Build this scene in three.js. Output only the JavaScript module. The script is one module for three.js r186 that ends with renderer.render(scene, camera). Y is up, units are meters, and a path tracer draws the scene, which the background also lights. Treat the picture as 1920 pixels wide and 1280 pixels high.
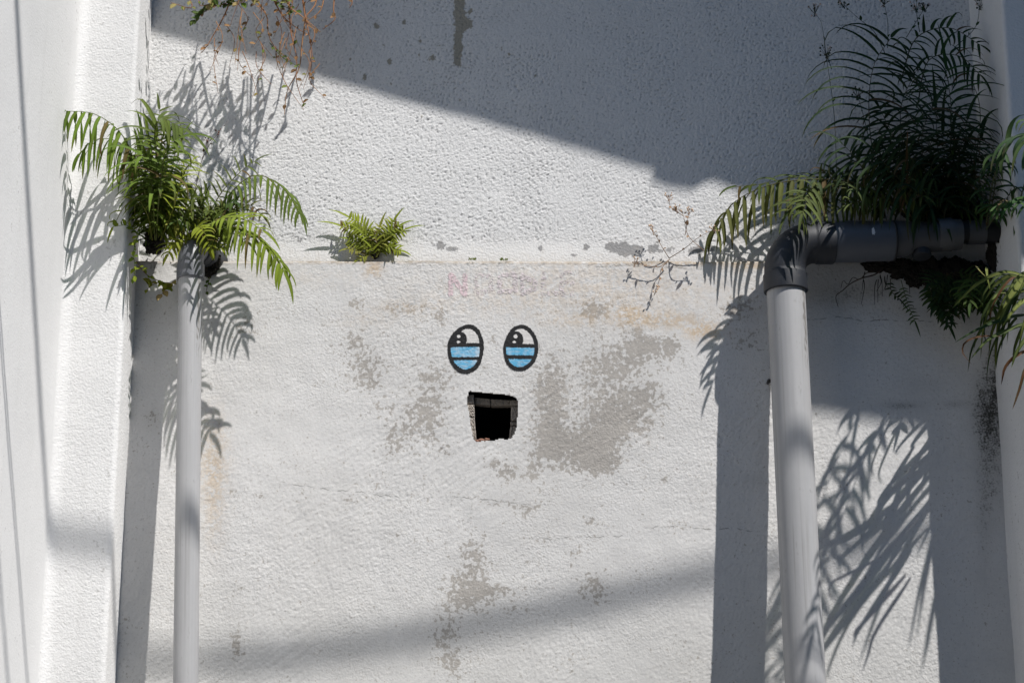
import * as THREE from 'three';
import { mergeGeometries, toCreasedNormals } from 'three/addons/utils/BufferGeometryUtils.js';

// ------------------------------------------------------------------ camera, sky, sun, exposure
const FPX = 3333, PITCH = Math.atan(0.238), CAM = new THREE.Vector3(0, 1.55, 5);
const scene = new THREE.Scene();
const camera = new THREE.PerspectiveCamera(2 * Math.atan(640 / FPX) * 180 / Math.PI, 1920 / 1280, 0.05, 600);
camera.position.copy(CAM);
camera.rotation.set(PITCH, 0, 0);
scene.add(camera);

const AZ = 46 * Math.PI / 180, EL = 53 * Math.PI / 180;
const SUN = new THREE.Vector3(Math.sin(AZ) * Math.cos(EL), Math.sin(EL), Math.cos(AZ) * Math.cos(EL));
{ // clear blue sky, computed
  const w = 256, h = 128, d = new Float32Array(w * h * 4), k = 0.36;
  for (let j = 0; j < h; j++) for (let i = 0; i < w; i++) {
    const el = (j + 0.5) / h * Math.PI - Math.PI / 2, o = (j * w + i) * 4;
    const t = Math.max(0, Math.sin(el)), e = Math.pow(1 - t, 2.2);
    const c = el > 0 ? [0.13 + 0.34 * e, 0.42 + 0.36 * e, 1.0 + 0.08 * e] : [0.2, 0.2, 0.2];
    for (let n = 0; n < 3; n++) d[o + n] = c[n] * k;
    d[o + 3] = 1;
  }
  const t = new THREE.DataTexture(d, w, h, THREE.RGBAFormat, THREE.FloatType);
  t.mapping = THREE.EquirectangularReflectionMapping; t.magFilter = t.minFilter = THREE.LinearFilter; t.needsUpdate = true;
  scene.background = t; scene.environment = t;
}
const sun = new THREE.DirectionalLight(new THREE.Color(1, 0.97, 0.935), 5);
sun.position.copy(SUN).multiplyScalar(20).add(new THREE.Vector3(0, 2.5, 0));
sun.target.position.set(0, 2.5, 0);
sun.castShadow = true; sun.shadow.mapSize.set(4096, 4096); sun.shadow.radius = 1;
Object.assign(sun.shadow.camera, { left: -5, right: 5, top: 5, bottom: -5, near: 1, far: 60 });
scene.add(sun, sun.target);
const renderer = new THREE.WebGLRenderer({ antialias: true });
renderer.toneMapping = THREE.LinearToneMapping;
renderer.toneMappingExposure = 1.05;
renderer.shadowMap.enabled = true;

// ------------------------------------------------------------------ helpers
function rng(seed) { let a = seed >>> 0; return () => { a = (a + 0x6D2B79F5) | 0; let t = Math.imul(a ^ (a >>> 15), 1 | a); t = (t + Math.imul(t ^ (t >>> 7), 61 | t)) ^ t; return ((t ^ (t >>> 14)) >>> 0) / 4294967296; }; }
const PERM = new Uint8Array(512);
{ const r = rng(7), p = [...Array(256).keys()]; for (let i = 255; i > 0; i--) { const j = Math.floor(r() * (i + 1)); [p[i], p[j]] = [p[j], p[i]]; } for (let i = 0; i < 512; i++) PERM[i] = p[i & 255]; }
const GX = new Float32Array(256), GY = new Float32Array(256);
{ const r = rng(9); for (let i = 0; i < 256; i++) { const a = r() * Math.PI * 2; GX[i] = Math.cos(a) * 1.45; GY[i] = Math.sin(a) * 1.45; } }
function noise(x, y) {            // gradient noise, about -1..1
  const xi = Math.floor(x), yi = Math.floor(y), fx = x - xi, fy = y - yi, X = xi & 255, Y = yi & 255;
  const u = fx * fx * fx * (fx * (fx * 6 - 15) + 10), v = fy * fy * fy * (fy * (fy * 6 - 15) + 10);
  const a = PERM[PERM[X] + Y], b = PERM[PERM[X + 1] + Y], c = PERM[PERM[X] + Y + 1], d = PERM[PERM[X + 1] + Y + 1];
  const n00 = GX[a] * fx + GY[a] * fy, n10 = GX[b] * (fx - 1) + GY[b] * fy, n01 = GX[c] * fx + GY[c] * (fy - 1), n11 = GX[d] * (fx - 1) + GY[d] * (fy - 1);
  const l = n00 + u * (n10 - n00), m = n01 + u * (n11 - n01);
  return l + v * (m - l);
}
const fbm = (x, y, o = 3) => { let s = 0, a = 1, t = 0; for (let i = 0; i < o; i++) { s += a * noise(x, y); t += a; a *= 0.55; x = x * 2.03 + 17.3; y = y * 2.03 + 5.1; } return s / t * 1.3; };
const sst = (a, b, x) => { const t = Math.min(1, Math.max(0, (x - a) / (b - a))); return t * t * (3 - 2 * t); };
const lerp = (a, b, t) => a + (b - a) * t;
const V = (x, y, z) => new THREE.Vector3(x, y, z);
const CP = Math.cos(PITCH), SP = Math.sin(PITCH);
// the place was measured from the photograph: point at depth z seen at photo position (px, py)
function U(px, py, z) {
  const a = (px - 960) / FPX, b = (640 - py) / FPX;
  const dx = a, dy = b * CP + SP, dz = b * SP - CP, t = (z - CAM.z) / dz;
  return V(CAM.x + dx * t, CAM.y + dy * t, z);
}
function toPhoto(x, y, z) {
  const X = x - CAM.x, Y = y - CAM.y, Z = z - CAM.z, d = Y * SP - Z * CP;
  return [960 + FPX * X / d, 640 - FPX * (Y * CP + Z * SP) / d];
}
const used = {};
function numbered(n) { const k = used[n] = (used[n] ?? -1) + 1; return k ? n + '_' + String(k).padStart(3, '0') : n; }
function tag(o, label, category, group) { o.userData = { label, category }; if (group) o.userData.group = group; return o; }
function thing(name, label, category, group) { const g = new THREE.Group(); g.name = numbered(name); scene.add(g); return tag(g, label, category, group); }
function obj(name, geo, mat, parent, label) {
  const m = new THREE.Mesh(Array.isArray(geo) ? mergeGeometries(geo.map((g) => (g.index ? g.toNonIndexed() : g))) : geo, mat);
  m.name = parent ? name : numbered(name); m.castShadow = m.receiveShadow = true; (parent ?? scene).add(m);
  if (label) m.userData.label = label;
  return m;
}
const lin = (r, g, b) => new THREE.Color().setRGB(r, g, b);
const std = (r, g, b, rough = 0.8, extra = {}) => new THREE.MeshStandardMaterial({ color: lin(r, g, b), roughness: rough, ...extra });
function tube(pts, r0, r1 = r0, seg = 10, rad = 6) {        // tapered tube through points, with end caps closed to a point
  const c = pts.length > 2 ? new THREE.CatmullRomCurve3(pts) : new THREE.LineCurve3(pts[0], pts[1]);
  const g = new THREE.TubeGeometry(c, seg, 1, rad, false), p = g.attributes.position;
  for (let i = 0; i <= seg; i++) { const q = c.getPointAt(i / seg), r = lerp(r0, r1, i / seg); for (let j = 0; j <= rad; j++) { const k = i * (rad + 1) + j; p.setXYZ(k, q.x + (p.getX(k) - q.x) * r, q.y + (p.getY(k) - q.y) * r, q.z + (p.getZ(k) - q.z) * r); } }
  return g;
}
const toS = (v) => { v = v < 0 ? 0 : v > 1 ? 1 : v; return Math.round(255 * (v <= 0.0031308 ? v * 12.92 : 1.055 * Math.pow(v, 1 / 2.4) - 0.055)); };
const SLUT = new Uint8Array(4097); for (let i = 0; i <= 4096; i++) SLUT[i] = toS(i / 4096);
function textures(w, h, fn) {     // fn(u, v, out) -> out[0..2] linear albedo, out[3] height 0..1
  const c = new Uint8Array(w * h * 4), b = new Uint8Array(w * h * 4), o = [0, 0, 0, 0];
  for (let j = 0; j < h; j++) for (let i = 0; i < w; i++) {
    fn((i + 0.5) / w, (j + 0.5) / h, o);
    const k = (j * w + i) * 4;
    for (let n = 0; n < 3; n++) c[k + n] = SLUT[Math.max(0, Math.min(4096, Math.round(o[n] * 4096)))];
    b[k] = b[k + 1] = b[k + 2] = Math.max(0, Math.min(255, o[3] * 255)); c[k + 3] = b[k + 3] = 255;
  }
  return [c, b].map((a, n) => { const t = new THREE.DataTexture(a, w, h); t.magFilter = t.minFilter = THREE.LinearFilter; t.wrapS = t.wrapT = THREE.MirroredRepeatWrapping; if (!n) t.colorSpace = THREE.SRGBColorSpace; t.needsUpdate = true; return t; });
}

// ------------------------------------------------------------------ the wall: levels and corners
const Z_UP = -0.03, Z_PIL = 0.16, Z_RP = 0.23;
const Y_LEDGE = U(960, 488, 0).y, Y_STRIP = U(960, 456, Z_UP).y;
const X_L = U(249, 640, 0).x, X_PR = U(228, 640, Z_PIL).x, X_PL = U(114, 640, Z_PIL).x, OUT = { x: U(114, 640, Z_PIL).x };
const X_R = U(1864, 640, 0).x, X_RO = U(1927, 640, Z_RP).x;
const TX0 = -1.2, TW = 2.7, LY0 = 1.5, LH = 1.5, UY0 = 2.95, UHt = 1.3;

// worn patches where the whitewash is gone: [px, py, rx, ry, strength]
const WORN = [[690, 690, 42, 55, .8], [665, 572, 22, 14, .6], [760, 578, 40, 15, .75], [826, 590, 16, 22, .75], [660, 640, 20, 20, .5],
  [1115, 580, 40, 22, .95], [1150, 690, 85, 42, .75], [1235, 655, 55, 26, .7], [1190, 640, 30, 24, .55],
  [1030, 760, 32, 105, .95], [1085, 835, 85, 45, 1.05], [1165, 775, 75, 48, 1.0], [1120, 870, 50, 26, .8], [1215, 740, 30, 22, .6],
  [790, 790, 62, 48, .7], [815, 720, 40, 55, .55], [735, 830, 25, 35, .6], [835, 845, 30, 15, .5], [855, 640, 22, 40, .4],
  [950, 885, 26, 20, .75], [1000, 880, 16, 22, .6], [925, 870, 16, 14, .6], [935, 945, 45, 14, .55], [1105, 975, 16, 12, .6], [990, 955, 18, 12, .6],
  [885, 1040, 34, 42, .7], [880, 1115, 52, 42, .8], [930, 1110, 45, 16, .7], [835, 1190, 32, 45, .65], [850, 1250, 25, 30, .6], [960, 1140, 20, 10, .5],
  [1110, 1100, 38, 36, .68], [1075, 1035, 16, 18, .5], [1260, 640, 20, 16, .4], [440, 1215, 16, 45, .55], [445, 1110, 12, 15, .5],
  [570, 942, 14, 14, .5], [655, 938, 20, 16, .5], [490, 930, 14, 10, .5], [440, 925, 12, 16, .45], [740, 1005, 20, 10, .4],
  [905, 690, 24, 12, .5], [925, 640, 14, 12, .35], [1250, 900, 20, 14, .4], [1085, 1240, 24, 26, .35], [1400, 640, 30, 26, .6], [1385, 575, 40, 24, .7],
  [465, 612, 26, 26, .6], [285, 790, 16, 26, .55], [640, 985, 22, 10, .4], [1010, 1010, 50, 10, .35], [1270, 985, 22, 20, .35]];
const GRIME = [[800, 740, 130, 110, .9], [1120, 720, 150, 140, 1], [700, 620, 120, 70, .6], [900, 900, 220, 60, .5], [890, 1120, 120, 130, .7], [1150, 600, 160, 40, .7], [1400, 600, 60, 60, .8], [620, 950, 140, 60, .35], [460, 620, 60, 60, .6], [1110, 1090, 90, 80, .5], [450, 1200, 40, 90, .4], [1080, 960, 120, 50, .4]];
const CRACKS = [[1090, 1300, 497, .02, 3], [1210, 1420, 985, .05, 9], [520, 760, 905, .12, 14], [1000, 1180, 1010, -.03, 21], [840, 1010, 930, .1, 27], [1500, 1760, 595, .03, 33]];
const RUST = [[1150, 540, 280, 50, .24], [900, 560, 180, 40, .1], [1080, 600, 60, 14, .25], [560, 520, 120, 20, .12], [1240, 600, 75, 16, .5], [1320, 622, 36, 16, .7], [1180, 588, 30, 18, .5], [700, 505, 18, 14, .6], [400, 860, 28, 90, .4], [400, 960, 20, 80, .2], [680, 600, 60, 16, .12],
  [1260, 493, 130, 6, .4], [980, 491, 320, 4, .28], [1400, 496, 40, 10, .6], [640, 491, 90, 4, .3], [760, 575, 60, 12, .18], [1030, 505, 200, 8, .08]];
const MOLD = [[1848, 765, 30, 85, 1], [1880, 700, 26, 110, 1], [1862, 880, 34, 120, .6], [1845, 990, 16, 120, .35], [1690, 760, 42, 9, .75], [1790, 757, 26, 9, .6], [1735, 720, 50, 20, .3],
  [1640, 545, 130, 26, .55], [1700, 585, 120, 18, .4], [1560, 560, 60, 20, .35], [1400, 585, 34, 26, .45], [1430, 860, 14, 60, .4], [1410, 900, 30, 14, .3], [285, 780, 20, 24, .35], [290, 640, 20, 70, .25], [390, 500, 34, 26, .9], [290, 500, 26, 26, .7], [1800, 560, 50, 60, .6], [703, 486, 22, 9, .7], [650, 486, 40, 5, .4]];
const UWORN = [[861, 20, 15, 60, 1.2], [858, 100, 11, 36, 1.1], [880, 45, 14, 14, .7], [704, 48, 12, 10, .8], [757, 40, 8, 9, .8], [786, 75, 8, 12, .8], [810, 108, 14, 9, .95], [730, 116, 9, 12, .8], [884, 20, 7, 8, .7], [786, 103, 7, 8, .7],
  [941, 92, 6, 9, .8], [955, 102, 5, 5, .8], [924, 148, 5, 7, .7], [684, 145, 6, 15, .8], [1004, 142, 6, 7, .7], [733, 157, 6, 5, .7], [657, 110, 6, 6, .6], [680, 100, 8, 6, .6], [720, 85, 6, 8, .6], [927, 125, 5, 5, .6], [825, 85, 8, 6, .6], [978, 148, 4, 4, .6], [862, 186, 5, 6, .7], [790, 218, 5, 9, .5], [835, 345, 6, 9, .35], [840, 395, 4, 6, .35], [695, 300, 8, 10, .2], [763, 200, 6, 10, .3]];
const CHIPS = [[1168, 467, 26, 15, 1.2], [1195, 472, 14, 10, .9], [1100, 463, 7, 8, .9], [1140, 462, 9, 6, .9], [1225, 465, 16, 12, .75], [1012, 465, 6, 8, .8], [850, 468, 14, 6, .8], [825, 460, 18, 10, .7], [1075, 478, 10, 4, .7], [1310, 470, 40, 12, .7], [1250, 470, 20, 8, .5], [1040, 455, 20, 4, .5], [560, 445, 50, 14, .45], [700, 455, 80, 10, .3]];
const field = (L, px, py) => { let s = 0; for (const b of L) { const dx = (px - b[0]) / b[2], dy = (py - b[1]) / b[3], d = dx * dx + dy * dy; if (d < 4) s += b[4] * Math.exp(-d * 1.1); } return s; };

const pitAt = (x, y) => sst(0.34, 0.72, 0.22 * noise(x * 3.1 + 8, y * 3.3) + 0.16 * noise(x * 9, y * 9) + noise(x * 138 + 2 + 0.9 * noise(x * 14, y * 14), y * 150) + 0.4 * noise(x * 250, y * 250) + 0.12 * noise(x * 20, y * 20));
// relief in metres: what the plaster's surface really does (meshed), coarse to a few millimetres
function reliefLower(x, y) {
  const calm = 0.3 + 0.8 * sst(-0.5, 0.5, noise(x * 2.1 + 4, y * 2.1));
  let h = 0.0030 * noise(x * 1.7, y * 1.7 + 9) + 0.0014 * noise(x * 6, y * 6) + 0.0008 * noise(x * 17 + 3, y * 17);
  const rx = x * 0.8 + y * 0.6, ry = -x * 0.6 + y * 0.8;
  h += 0.0009 * noise(rx * 18, ry * 70) * sst(-0.1, 0.5, noise(x * 3 + 7, y * 3 + 1));
  h += calm * (0.0005 * noise(x * 75, y * 75) + 0.0008 * noise(x * 140 + 5, y * 140));
  const qx = x * 0.35 + y * 0.94, qy = -x * 0.94 + y * 0.35; h += 0.0010 * noise(qx * 12 + 3, qy * 60) * sst(0.1, 0.6, noise(x * 2.3 + 17, y * 2.3 + 4));
  return h;
}
function reliefUpper(x, y) {
  const sm = 1 - 0.72 * sst(Y_STRIP + 0.008 + 0.006 * noise(x * 14, 3), Y_STRIP - 0.004, y + 0.004 * noise(x * 40, y * 40));
  let h = 0.0030 * noise(x * 1.9 + 5, y * 1.9) + 0.0012 * noise(x * 8, y * 8);
  h += sm * (-0.0021 * pitAt(x, y) + 0.0004 * noise(x * 60, y * 60 + 8) + 0.0009 * noise(x * 120, y * 120 + 8) + 0.0007 * noise(x * 190, y * 190));
  h += 0.005 * sst(Y_STRIP + 0.01, Y_LEDGE, y);        // the mortar strip leans out to the ledge
  return h;
}

// ------------------------------------------------------------------ plaster textures
const C = [0.69, 0.68, 0.665];
const [lowMap, lowBump] = textures(2048, 1152, (u, v, o) => {
  const x = TX0 + u * TW, y = LY0 + v * LH, [px, py] = toPhoto(x, y, 0);
  const f1 = fbm(x * 9, y * 9, 3), f2 = fbm(x * 45 + 3, y * 45, 3), f3 = noise(x * 170, y * 170), f4 = noise(x * 330 + 9, y * 330), f5 = noise(x * 110 + 31, y * 110 + 7), f6 = noise(x * 82 + 12, y * 82 + 40);
  let w = 1.18 * field(WORN, px, py) + 0.16 * Math.min(1, field(GRIME, px, py));
  const crisp = sst(0.35, 0.52, w * 0.56 + f1 * 0.20 + f2 * 0.34 + f6 * 0.34 + f3 * 0.26 + f4 * 0.14), soft = Math.min(1, w) * 0.10;
  const speck = sst(0.40, 0.6, f5 * 0.55 + f4 * 0.5 + 0.2 * f1 + 0.16 * Math.min(1, field(GRIME, px, py)) + 0.05) * 0.7;
  const k = Math.max(crisp * 0.92, soft, speck * 0.8);
  const tint = 1 + 0.05 * f1 + 0.05 * f2 + 0.04 * f3;
  let r = C[0] * tint, g = C[1] * tint, b = C[2] * tint;
  const gr = 1 + 0.14 * f2 + 0.12 * f4 + 0.14 * f1;
  const grime = sst(-0.3, 0.75, fbm(x * 3.1 + 2, y * 2.6 + 5, 3) + 0.3 * f2) * 0.16 + Math.min(1, field(GRIME, px, py)) * (0.10 + 0.14 * f2);
  r = lerp(r, 0.44, grime); g = lerp(g, 0.42, grime); b = lerp(b, 0.385, grime);
  r = lerp(r, 0.375 * gr, k); g = lerp(g, 0.35 * gr, k); b = lerp(b, 0.32 * gr, k);
  const ru = Math.min(1, 1.9 * field(RUST, px, py)) * sst(-0.6, 0.5, f2 + f3 * 0.6 + 0.1);
  r = lerp(r, 0.56, ru * .75); g = lerp(g, 0.42, ru * .75); b = lerp(b, 0.27, ru * .75);
  const crack = sst(488.5, 486, py) * sst(-0.1, 0.4, noise(x * 5 + 2, 4) + 0.5 * noise(x * 40, 1)) * 0.7, edge = Math.min(1, sst(499, 488, py) * (0.5 + 0.45 * f2) + sst(491, 488.5, py) * (.6 + .3 * f2)), cr = CRACKS.reduce((a, [x0, x1, y0, sl, ph]) => { if (px < x0 || px > x1) return a; const yy = y0 + sl * (px - x0) + 5 * noise(px * .02 + ph, ph) + 2.2 * noise(px * .11, ph) + 1.2 * noise(px * .3, ph); return Math.max(a, sst(1.3, .4, Math.abs(py - yy)) * sst(-.25, .2, noise(px * .06 + ph, 3)) * sst(x0, x0 + 20, px) * sst(x1, x1 - 20, px)); }, 0) * .6;
  r = lerp(r, 0.40, Math.max(0, edge)); g = lerp(g, 0.34, Math.max(0, edge)); b = lerp(b, 0.27, Math.max(0, edge));
  const top = sst(492, 489.5, py) * Math.max(0, Math.min(1, .72 + .4 * f2)); r = lerp(r, 0.20, top); g = lerp(g, 0.165, top); b = lerp(b, 0.12, top);
  const mo = field(MOLD, px, py), m = sst(0.25, 1.15, mo * 0.62 + f2 * 0.34 + f3 * 0.34 + f4 * 0.22) * 0.85 * Math.min(1, mo * 1.6) + Math.min(1, mo) * 0.26 + crack + cr;
  r = lerp(r, 0.06, Math.min(1, m)); g = lerp(g, 0.058, Math.min(1, m)); b = lerp(b, 0.05, Math.min(1, m));
  const low = sst(1000, 1280, py) * 0.06; r *= 1 - low; g *= 1 - low; b *= 1 - low * 1.2;
  o[0] = r; o[1] = g; o[2] = b;
  const rough = 0.45 + 0.75 * sst(-0.5, 0.5, noise(x * 2.7 + 11, y * 2.7) + 0.4 * f1); o[3] = 0.5 + rough * (0.2 * f3 + 0.18 * f4 + 0.14 * f5) - 0.12 * crisp;
});
const [upMap, upBump] = textures(2048, 1024, (u, v, o) => {
  const x = TX0 + u * TW, y = UY0 + v * UHt, [px, py] = toPhoto(x, y, Z_UP);
  const f1 = fbm(x * 7 + 3, y * 7, 3), f2 = fbm(x * 50, y * 50 + 3, 3), f3 = noise(x * 150, y * 150), f4 = noise(x * 320, y * 320);
  const k = sst(0.42, 0.58, field(UWORN, px, py) * 0.75 + f2 * 0.28 + f3 * 0.12), ch = sst(0.30, 0.46, field(CHIPS, px, py) * 0.75 + f2 * 0.34 + f3 * 0.12);
  const pit = pitAt(x, y);
  const tint = 1 + 0.03 * f1 + 0.03 * f2 + 0.02 * f3 - 0.3 * pit * sst(Y_STRIP, Y_STRIP + 0.02, y);
  let r = 0.715 * tint, g = 0.71 * tint, b = 0.70 * tint;
  r = lerp(r, 0.36, k); g = lerp(g, 0.335, k); b = lerp(b, 0.28, k);
  r = lerp(r, 0.27, ch); g = lerp(g, 0.27, ch); b = lerp(b, 0.275, ch);
  const dirt = sst(Y_STRIP + 0.06, Y_LEDGE, y) * (0.25 + 0.5 * sst(0, 0.7, f2)) * 0.5;
  r = lerp(r, 0.52, dirt); g = lerp(g, 0.47, dirt); b = lerp(b, 0.40, dirt);
  const mo = field([[1760, 400, 120, 60, .8], [380, 440, 60, 40, .6], [300, 440, 40, 40, .7], [1840, 250, 40, 160, .35]], px, py) * 0.5;
  r = lerp(r, 0.1, mo); g = lerp(g, 0.1, mo); b = lerp(b, 0.08, mo);
  o[0] = r; o[1] = g; o[2] = b; o[3] = 0.5 + 0.25 * f3 + 0.25 * f4;
});
const [pilMap, pilBump] = textures(1024, 1024, (u, v, o) => {          // 1.3 m square, generic smooth render
  const x = u * 1.3, y = v * 1.3, f1 = fbm(x * 6, y * 3, 3), f2 = fbm(x * 60, y * 60, 3), f3 = noise(x * 150, y * 150), f4 = noise(x * 300, y * 300);
  const st = sst(0.1, 0.9, fbm(x * 22, y * 1.3 + 4, 3)) * 0.10, sp = Math.min(1, sst(0.55, 0.8, f2 * .9 + 0.5 * f1 + .2 * f3) * 0.5 + st), t = 1 + 0.04 * f1 + 0.03 * f2;
  o[0] = lerp(0.74 * t, 0.4, sp); o[1] = lerp(0.735 * t, 0.39, sp); o[2] = lerp(0.725 * t, 0.37, sp);
  o[3] = 0.5 + 0.3 * f3 + 0.25 * f4 + 0.15 * f2;
});
const lowMat = new THREE.MeshStandardMaterial({ map: lowMap, bumpMap: lowBump, bumpScale: 0.0016, roughness: 0.95 });
const upMat = new THREE.MeshStandardMaterial({ map: upMap, bumpMap: upBump, bumpScale: 0.0019, roughness: 0.95 });
const pilMat = new THREE.MeshStandardMaterial({ map: pilMap, bumpMap: pilBump, bumpScale: 0.0015, roughness: 0.95 });
const sideMat = new THREE.MeshStandardMaterial({ map: pilMap, bumpMap: pilBump, bumpScale: 0.0006, roughness: 0.95 });

// ------------------------------------------------------------------ ground and roof edge
const [grMap, grBump] = textures(512, 512, (u, v, o) => { const f = fbm(u * 12, v * 12, 4), g = noise(u * 120, v * 120); const a = 0.09 + 0.02 * f + 0.03 * g; o[0] = a; o[1] = a * .97; o[2] = a * .92; o[3] = 0.5 + 0.3 * g; });
{
  const m = new THREE.MeshStandardMaterial({ map: grMap, bumpMap: grBump, bumpScale: 0.002, roughness: 0.9 });
  grMap.repeat.set(100, 100); grBump.repeat.set(100, 100);
  const g = new THREE.PlaneGeometry(400, 400); g.rotateX(-Math.PI / 2);
  const o = obj('ground', g, m); o.userData.kind = 'structure';
}
{ // the house across the lane
  const t = thing('opposite_house', 'plain rendered house across the lane, behind the viewer', 'house');
  const b = new THREE.BoxGeometry(26, 8.4, 6); b.translate(0, 4.2, 12.5);
  obj('wall', b, std(0.30, 0.29, 0.28, 0.9), t);
  const p = new THREE.BoxGeometry(26.3, 0.25, 6.3); p.translate(0, 8.53, 12.5); obj('parapet', p, std(0.34, 0.33, 0.32, 0.9), t);
  for (let i = 0; i < 7; i++) for (const y of [1.6, 4.9]) { const f = new THREE.BoxGeometry(1.3, 1.6, 0.1); f.translate(-10.5 + i * 3.5, y + .6, 9.47); const w = obj('window', f, std(0.25, 0.2, 0.15, 0.7), t); const g = new THREE.BoxGeometry(1.1, 1.4, 0.04); g.translate(-10.5 + i * 3.5, y + .6, 9.4); obj('pane', g, std(0.03, 0.035, 0.04, 0.1), w); }
}
{ // the eave over the wall; its edge throws the slanting shade
  const H = 5.2, edge = [[-700, -205], [300, 66], [1226, 320], [1223, 340], [1251, 352], [1297, 359], [1319, 346], [1335, 343], [1378, 358], [1460, 388], [1466, 765], [1560, 778], [1690, 802], [2500, 930]];
  const at = ([px, py]) => { const P = U(px, py, py > 488 ? 0 : Z_UP), t = (H - P.y) / SUN.y; return P.addScaledVector(SUN, t); };
  const pts = edge.map(at), s = new THREE.Shape();
  s.moveTo(pts[0].x, 0.4); pts.forEach((p) => s.lineTo(p.x, -p.z)); s.lineTo(pts[pts.length - 1].x, 0.4); s.closePath();
  const g = new THREE.ExtrudeGeometry(s, { depth: 0.14, bevelEnabled: false }); g.rotateX(-Math.PI / 2); g.translate(0, H, 0);
  const o = obj('roof', g, std(0.35, 0.34, 0.33, 0.9)); o.userData.kind = 'structure';
}

// ------------------------------------------------------------------ the building wall and its parts
const wall = thing('plaster_wall', 'whitewashed plaster wall with pilasters and a ledge, everything else is fixed to it', 'wall');
const HOLE = [[877.5, 737.5], [880, 733], [897, 735], [912, 736], [925, 737.5], [945, 739], [960, 742], [969, 747], [971, 752], [971, 775], [970, 785], [969, 800], [965, 812], [959, 822], [948, 824.5], [942, 822], [935, 822.5], [933, 825], [918, 826], [908, 827.5], [905, 825.5], [899, 828.5], [894, 829], [889, 824], [886, 815], [883, 800], [880, 775], [876, 755]];
const holeW = HOLE.map(([a, b]) => U(a, b, 0));
function inPoly(x, y, P) { let c = false; for (let i = 0, j = P.length - 1; i < P.length; j = i++) if ((P[i].y > y) !== (P[j].y > y) && x < (P[j].x - P[i].x) * (y - P[i].y) / (P[j].y - P[i].y) + P[i].x) c = !c; return c; }
function grid(x0, x1, y0, y1, step, zf, uvf, skip) {
  const nx = Math.ceil((x1 - x0) / step), ny = Math.ceil((y1 - y0) / step), dx = (x1 - x0) / nx, dy = (y1 - y0) / ny;
  const pos = new Float32Array((nx + 1) * (ny + 1) * 3), uv = new Float32Array((nx + 1) * (ny + 1) * 2), idx = [];
  for (let j = 0; j <= ny; j++) for (let i = 0; i <= nx; i++) {
    const k = j * (nx + 1) + i, x = x0 + i * dx, y = y0 + j * dy, [u, v] = uvf(x, y);
    pos[k * 3] = x; pos[k * 3 + 1] = y; pos[k * 3 + 2] = zf(x, y); uv[k * 2] = u; uv[k * 2 + 1] = v;
  }
  for (let j = 0; j < ny; j++) for (let i = 0; i < nx; i++) {
    if (skip && skip(x0 + (i + .5) * dx, y0 + (j + .5) * dy)) continue;
    const a = j * (nx + 1) + i; idx.push(a, a + 1, a + nx + 2, a, a + nx + 2, a + nx + 1);
  }
  const g = new THREE.BufferGeometry();
  g.setAttribute('position', new THREE.BufferAttribute(pos, 3)); g.setAttribute('uv', new THREE.BufferAttribute(uv, 2)); g.setIndex(idx); g.computeVertexNormals();
  g.userData = { x0, y0, dx, dy, nx, ny };
  return g;
}
const lowUV = (x, y) => [(x - TX0) / TW, (y - LY0) / LH], upUV = (x, y) => [(x - TX0) / TW, (y - UY0) / UHt];
const ledgeLine = (x) => Y_LEDGE + 0.002 * noise(x * 6, 1) + 0.0016 * noise(x * 30, 2);
const zLow = (x, y) => { // rounded top arris rolls back to the crack
  const d = Math.max(0, y - (ledgeLine(x) - 0.005)) / 0.006;
  let hollow = 0; { const [a, b] = [x - U(924, 780, 0).x, y - U(924, 780, 0).y]; hollow = Math.exp(-(a * a + b * b) / 0.018) * 0.0; }
  return reliefLower(x, y) - 0.045 * Math.pow(Math.min(1, d), 3) - hollow;
};
const lowGeo = grid(X_L - 0.03, X_R + 0.03, 1.6, Y_LEDGE + 0.004, 0.0031, zLow, lowUV, (x, y) => inPoly(x, y, holeW));
const lowMesh = obj('lower_wall', lowGeo, lowMat, wall, 'lower band of worn white plaster with grey patches');
obj('wall_base', grid(X_L - 0.03, X_R + 0.03, 0, 1.6, 0.2, () => 0, lowUV), lowMat, wall);
const zUp = (x, y) => Z_UP + reliefUpper(x, y);
obj('upper_wall', grid(X_L - 0.06, X_R + 0.06, Y_LEDGE - 0.02, 4.0, 0.0031, zUp, upUV), upMat, wall, 'upper band of coarse white stucco');
obj('wall_top', grid(X_L - 0.06, X_R + 0.06, 4.0, 5.3, 0.2, () => Z_UP, upUV), upMat, wall);
// height of the meshed lower wall at a point, for paint that follows it
function wallZ(x, y) {
  const { x0, y0, dx, dy, nx } = lowGeo.userData, p = lowGeo.attributes.position;
  const fi = (x - x0) / dx, fj = (y - y0) / dy, i = Math.floor(fi), j = Math.floor(fj), a = fi - i, b = fj - j, k = j * (nx + 1) + i, z = (n) => p.getZ(n);
  return a >= b ? z(k) + a * (z(k + 1) - z(k)) + b * (z(k + nx + 2) - z(k + 1)) : z(k) + b * (z(k + nx + 1) - z(k)) + a * (z(k + nx + 2) - z(k + nx + 1));
}
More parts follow.
